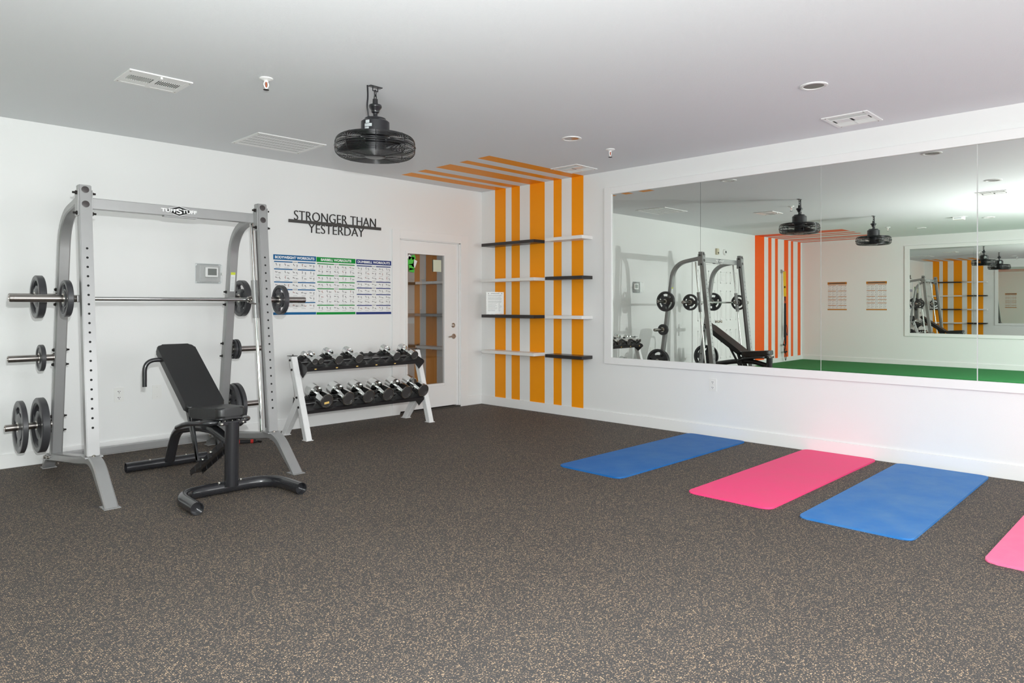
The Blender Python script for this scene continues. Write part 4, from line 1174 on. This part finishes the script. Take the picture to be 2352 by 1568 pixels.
# ================================================================== SUSPENSION TRAINER (seen in the mirror)
tx, ty = -9.15, -.075
tr = thing('suspension_trainer', 'yellow and black suspension straps hanging by the orange stripes, in the mirror', 'strap', (tx, ty, .05))
b = B(); b.box(tx-.035, tx+.035, -.02, 0, 1.99, 2.07, bev=.004); b.tube([(tx-.018, -.015, 2.03), (tx-.018, -.08, 2.03), (tx+.018, -.08, 2.03), (tx+.018, -.015, 2.03)], .008, 8); obj('wall_anchor', b, 'silver', tr)
b = B(); b.bar([(tx, ty, 2.03), (tx-.01, ty-.01, 1.47)], .058, .006, (.4, .92, 0), ch=.0005); obj('yellow_strap', b, 'yellow', tr)
b = B(); b.box(tx-.02, tx+.012, ty-.02, ty, 1.66, 1.70, bev=.003); b.box(tx-.024, tx+.004, ty-.02, ty+.005, 1.38, 1.47, bev=.004)
b.tube([(tx-.01+.025*math.cos(a), ty-.01, 1.345+.038*math.sin(a)) for a in (2*math.pi*i/14 for i in range(14))], .006, 8, closed=True); obj('carabiner', b, 'bolt', tr)
for s, zb, xo in ((1, .40, .05), (-1, .24, -.05)):
    b = B(); b.bar([(tx-.01, ty-.01+.004*s, 1.32), (tx-.01+xo*.5, ty-.01, zb+.16)], .036, .005, (.4, .92, 0), ch=.0005); obj('black_strap', b, 'blackweb', tr)
    b = B(); cx_ = tx-.01+xo*.5
    b.tube([(cx_, ty-.01, zb+.16), (cx_-.065, ty-.01, zb), (cx_+.065, ty-.01, zb)], .008, 8, closed=True); b.tube([(cx_-.06, ty-.01, zb), (cx_+.06, ty-.01, zb)], .017, 12)
    hn = obj('handle', b, 'blackweb', tr)
    b = B(); b.tube([(cx_+.035*math.cos(a), ty-.012, zb-.10+.09*math.sin(a)) for a in (2*math.pi*i/18 for i in range(18))], .007, 8, closed=True); obj('foot_loop', b, 'blackweb', hn)
b = B(); b.tube([(tx-.09+.035*math.cos(a)+.03*math.sin(a), ty-.012, .72+.12*math.sin(a)) for a in (2*math.pi*i/18 for i in range(18))], .007, 8, closed=True); obj('strap_loop', b, 'blackweb', tr)

# ================================================================== LIGHT AND CAMERA
CAM = Vector((-6.2016, -6.6473, 1.2732))
def point(name, loc, power, radius, col=(1, 1, 1)):
    l = bpy.data.lights.new(name, 'POINT'); l.energy = power; l.shadow_soft_size = radius; l.color = col
    o = bpy.data.objects.new(name, l); COL.objects.link(o); o.location = loc; return o
def spot(name, loc, aim, power, angle, blend, radius, col=(1, 1, 1)):
    l = bpy.data.lights.new(name, 'SPOT'); l.energy = power; l.spot_size = R(angle); l.spot_blend = blend; l.shadow_soft_size = radius; l.color = col
    o = bpy.data.objects.new(name, l); COL.objects.link(o); o.location = loc
    o.rotation_euler = (Vector(aim)-Vector(loc)).to_track_quat('-Z', 'Y').to_euler(); return o
# the photographer's flash: a direct head just above the camera and one bounced off the ceiling
point('flash_head', (-6.13, -6.62, 1.50), P_FLASH, .022, (.97, 1, 1))
spot('bounce_flash', (-5.7, -5.4, .90), (-5.5, -4.8, H), P_BOUNCE, 165, .9, .55, (.98, 1, 1))
# added soft fill light, set in an invented window frame on the rear wall
b = B()
wx0, wx1, wz0, wz1 = -5.6, -1.6, .85, 2.35
for q in ((wx0-.08, wx1+.08, wz0-.08, wz0), (wx0-.08, wx1+.08, wz1, wz1+.08), (wx0-.08, wx0, wz0, wz1), (wx1, wx1+.08, wz0, wz1), (-3.62, -3.58, wz0, wz1)):
    b.box(q[0], q[1], YR, YR+.03, q[2], q[3], bev=.003)
struct(obj('fill_frame_1', b, 'trim'))
la = bpy.data.lights.new('rear_fill_light', 'AREA'); la.shape = 'RECTANGLE'; la.size = wx1-wx0; la.size_y = wz1-wz0; la.energy = P_FILL; la.color = (.98, 1, .995)
lo = bpy.data.objects.new('rear_fill_light', la); COL.objects.link(lo); lo.location = ((wx0+wx1)/2, YR+.035, (wz0+wz1)/2); lo.rotation_euler = (R(90), 0, 0)
w = bpy.data.worlds.new('world'); SC.world = w; w.use_nodes = True
w.node_tree.nodes['Background'].inputs[0].default_value = (0, 0, 0, 1)

cam = bpy.data.cameras.new('camera'); co = bpy.data.objects.new('camera', cam); COL.objects.link(co)
co.location = CAM; co.rotation_euler = (R(90), 0, R(44.5-90))
cam.sensor_width = 36; cam.sensor_fit = 'HORIZONTAL'; cam.lens = 1605/2352*36; cam.shift_y = -(784-701)/2352
cam.clip_start = .05
SC.camera = co
vs = SC.view_settings; vs.view_transform = 'Standard'; vs.look = 'None'; vs.gamma = 1; vs.use_curve_mapping = False; vs.exposure = EXPO
SC.cycles.max_bounces = 14; SC.cycles.glossy_bounces = 10; SC.cycles.diffuse_bounces = 6; SC.cycles.transparent_max_bounces = 12
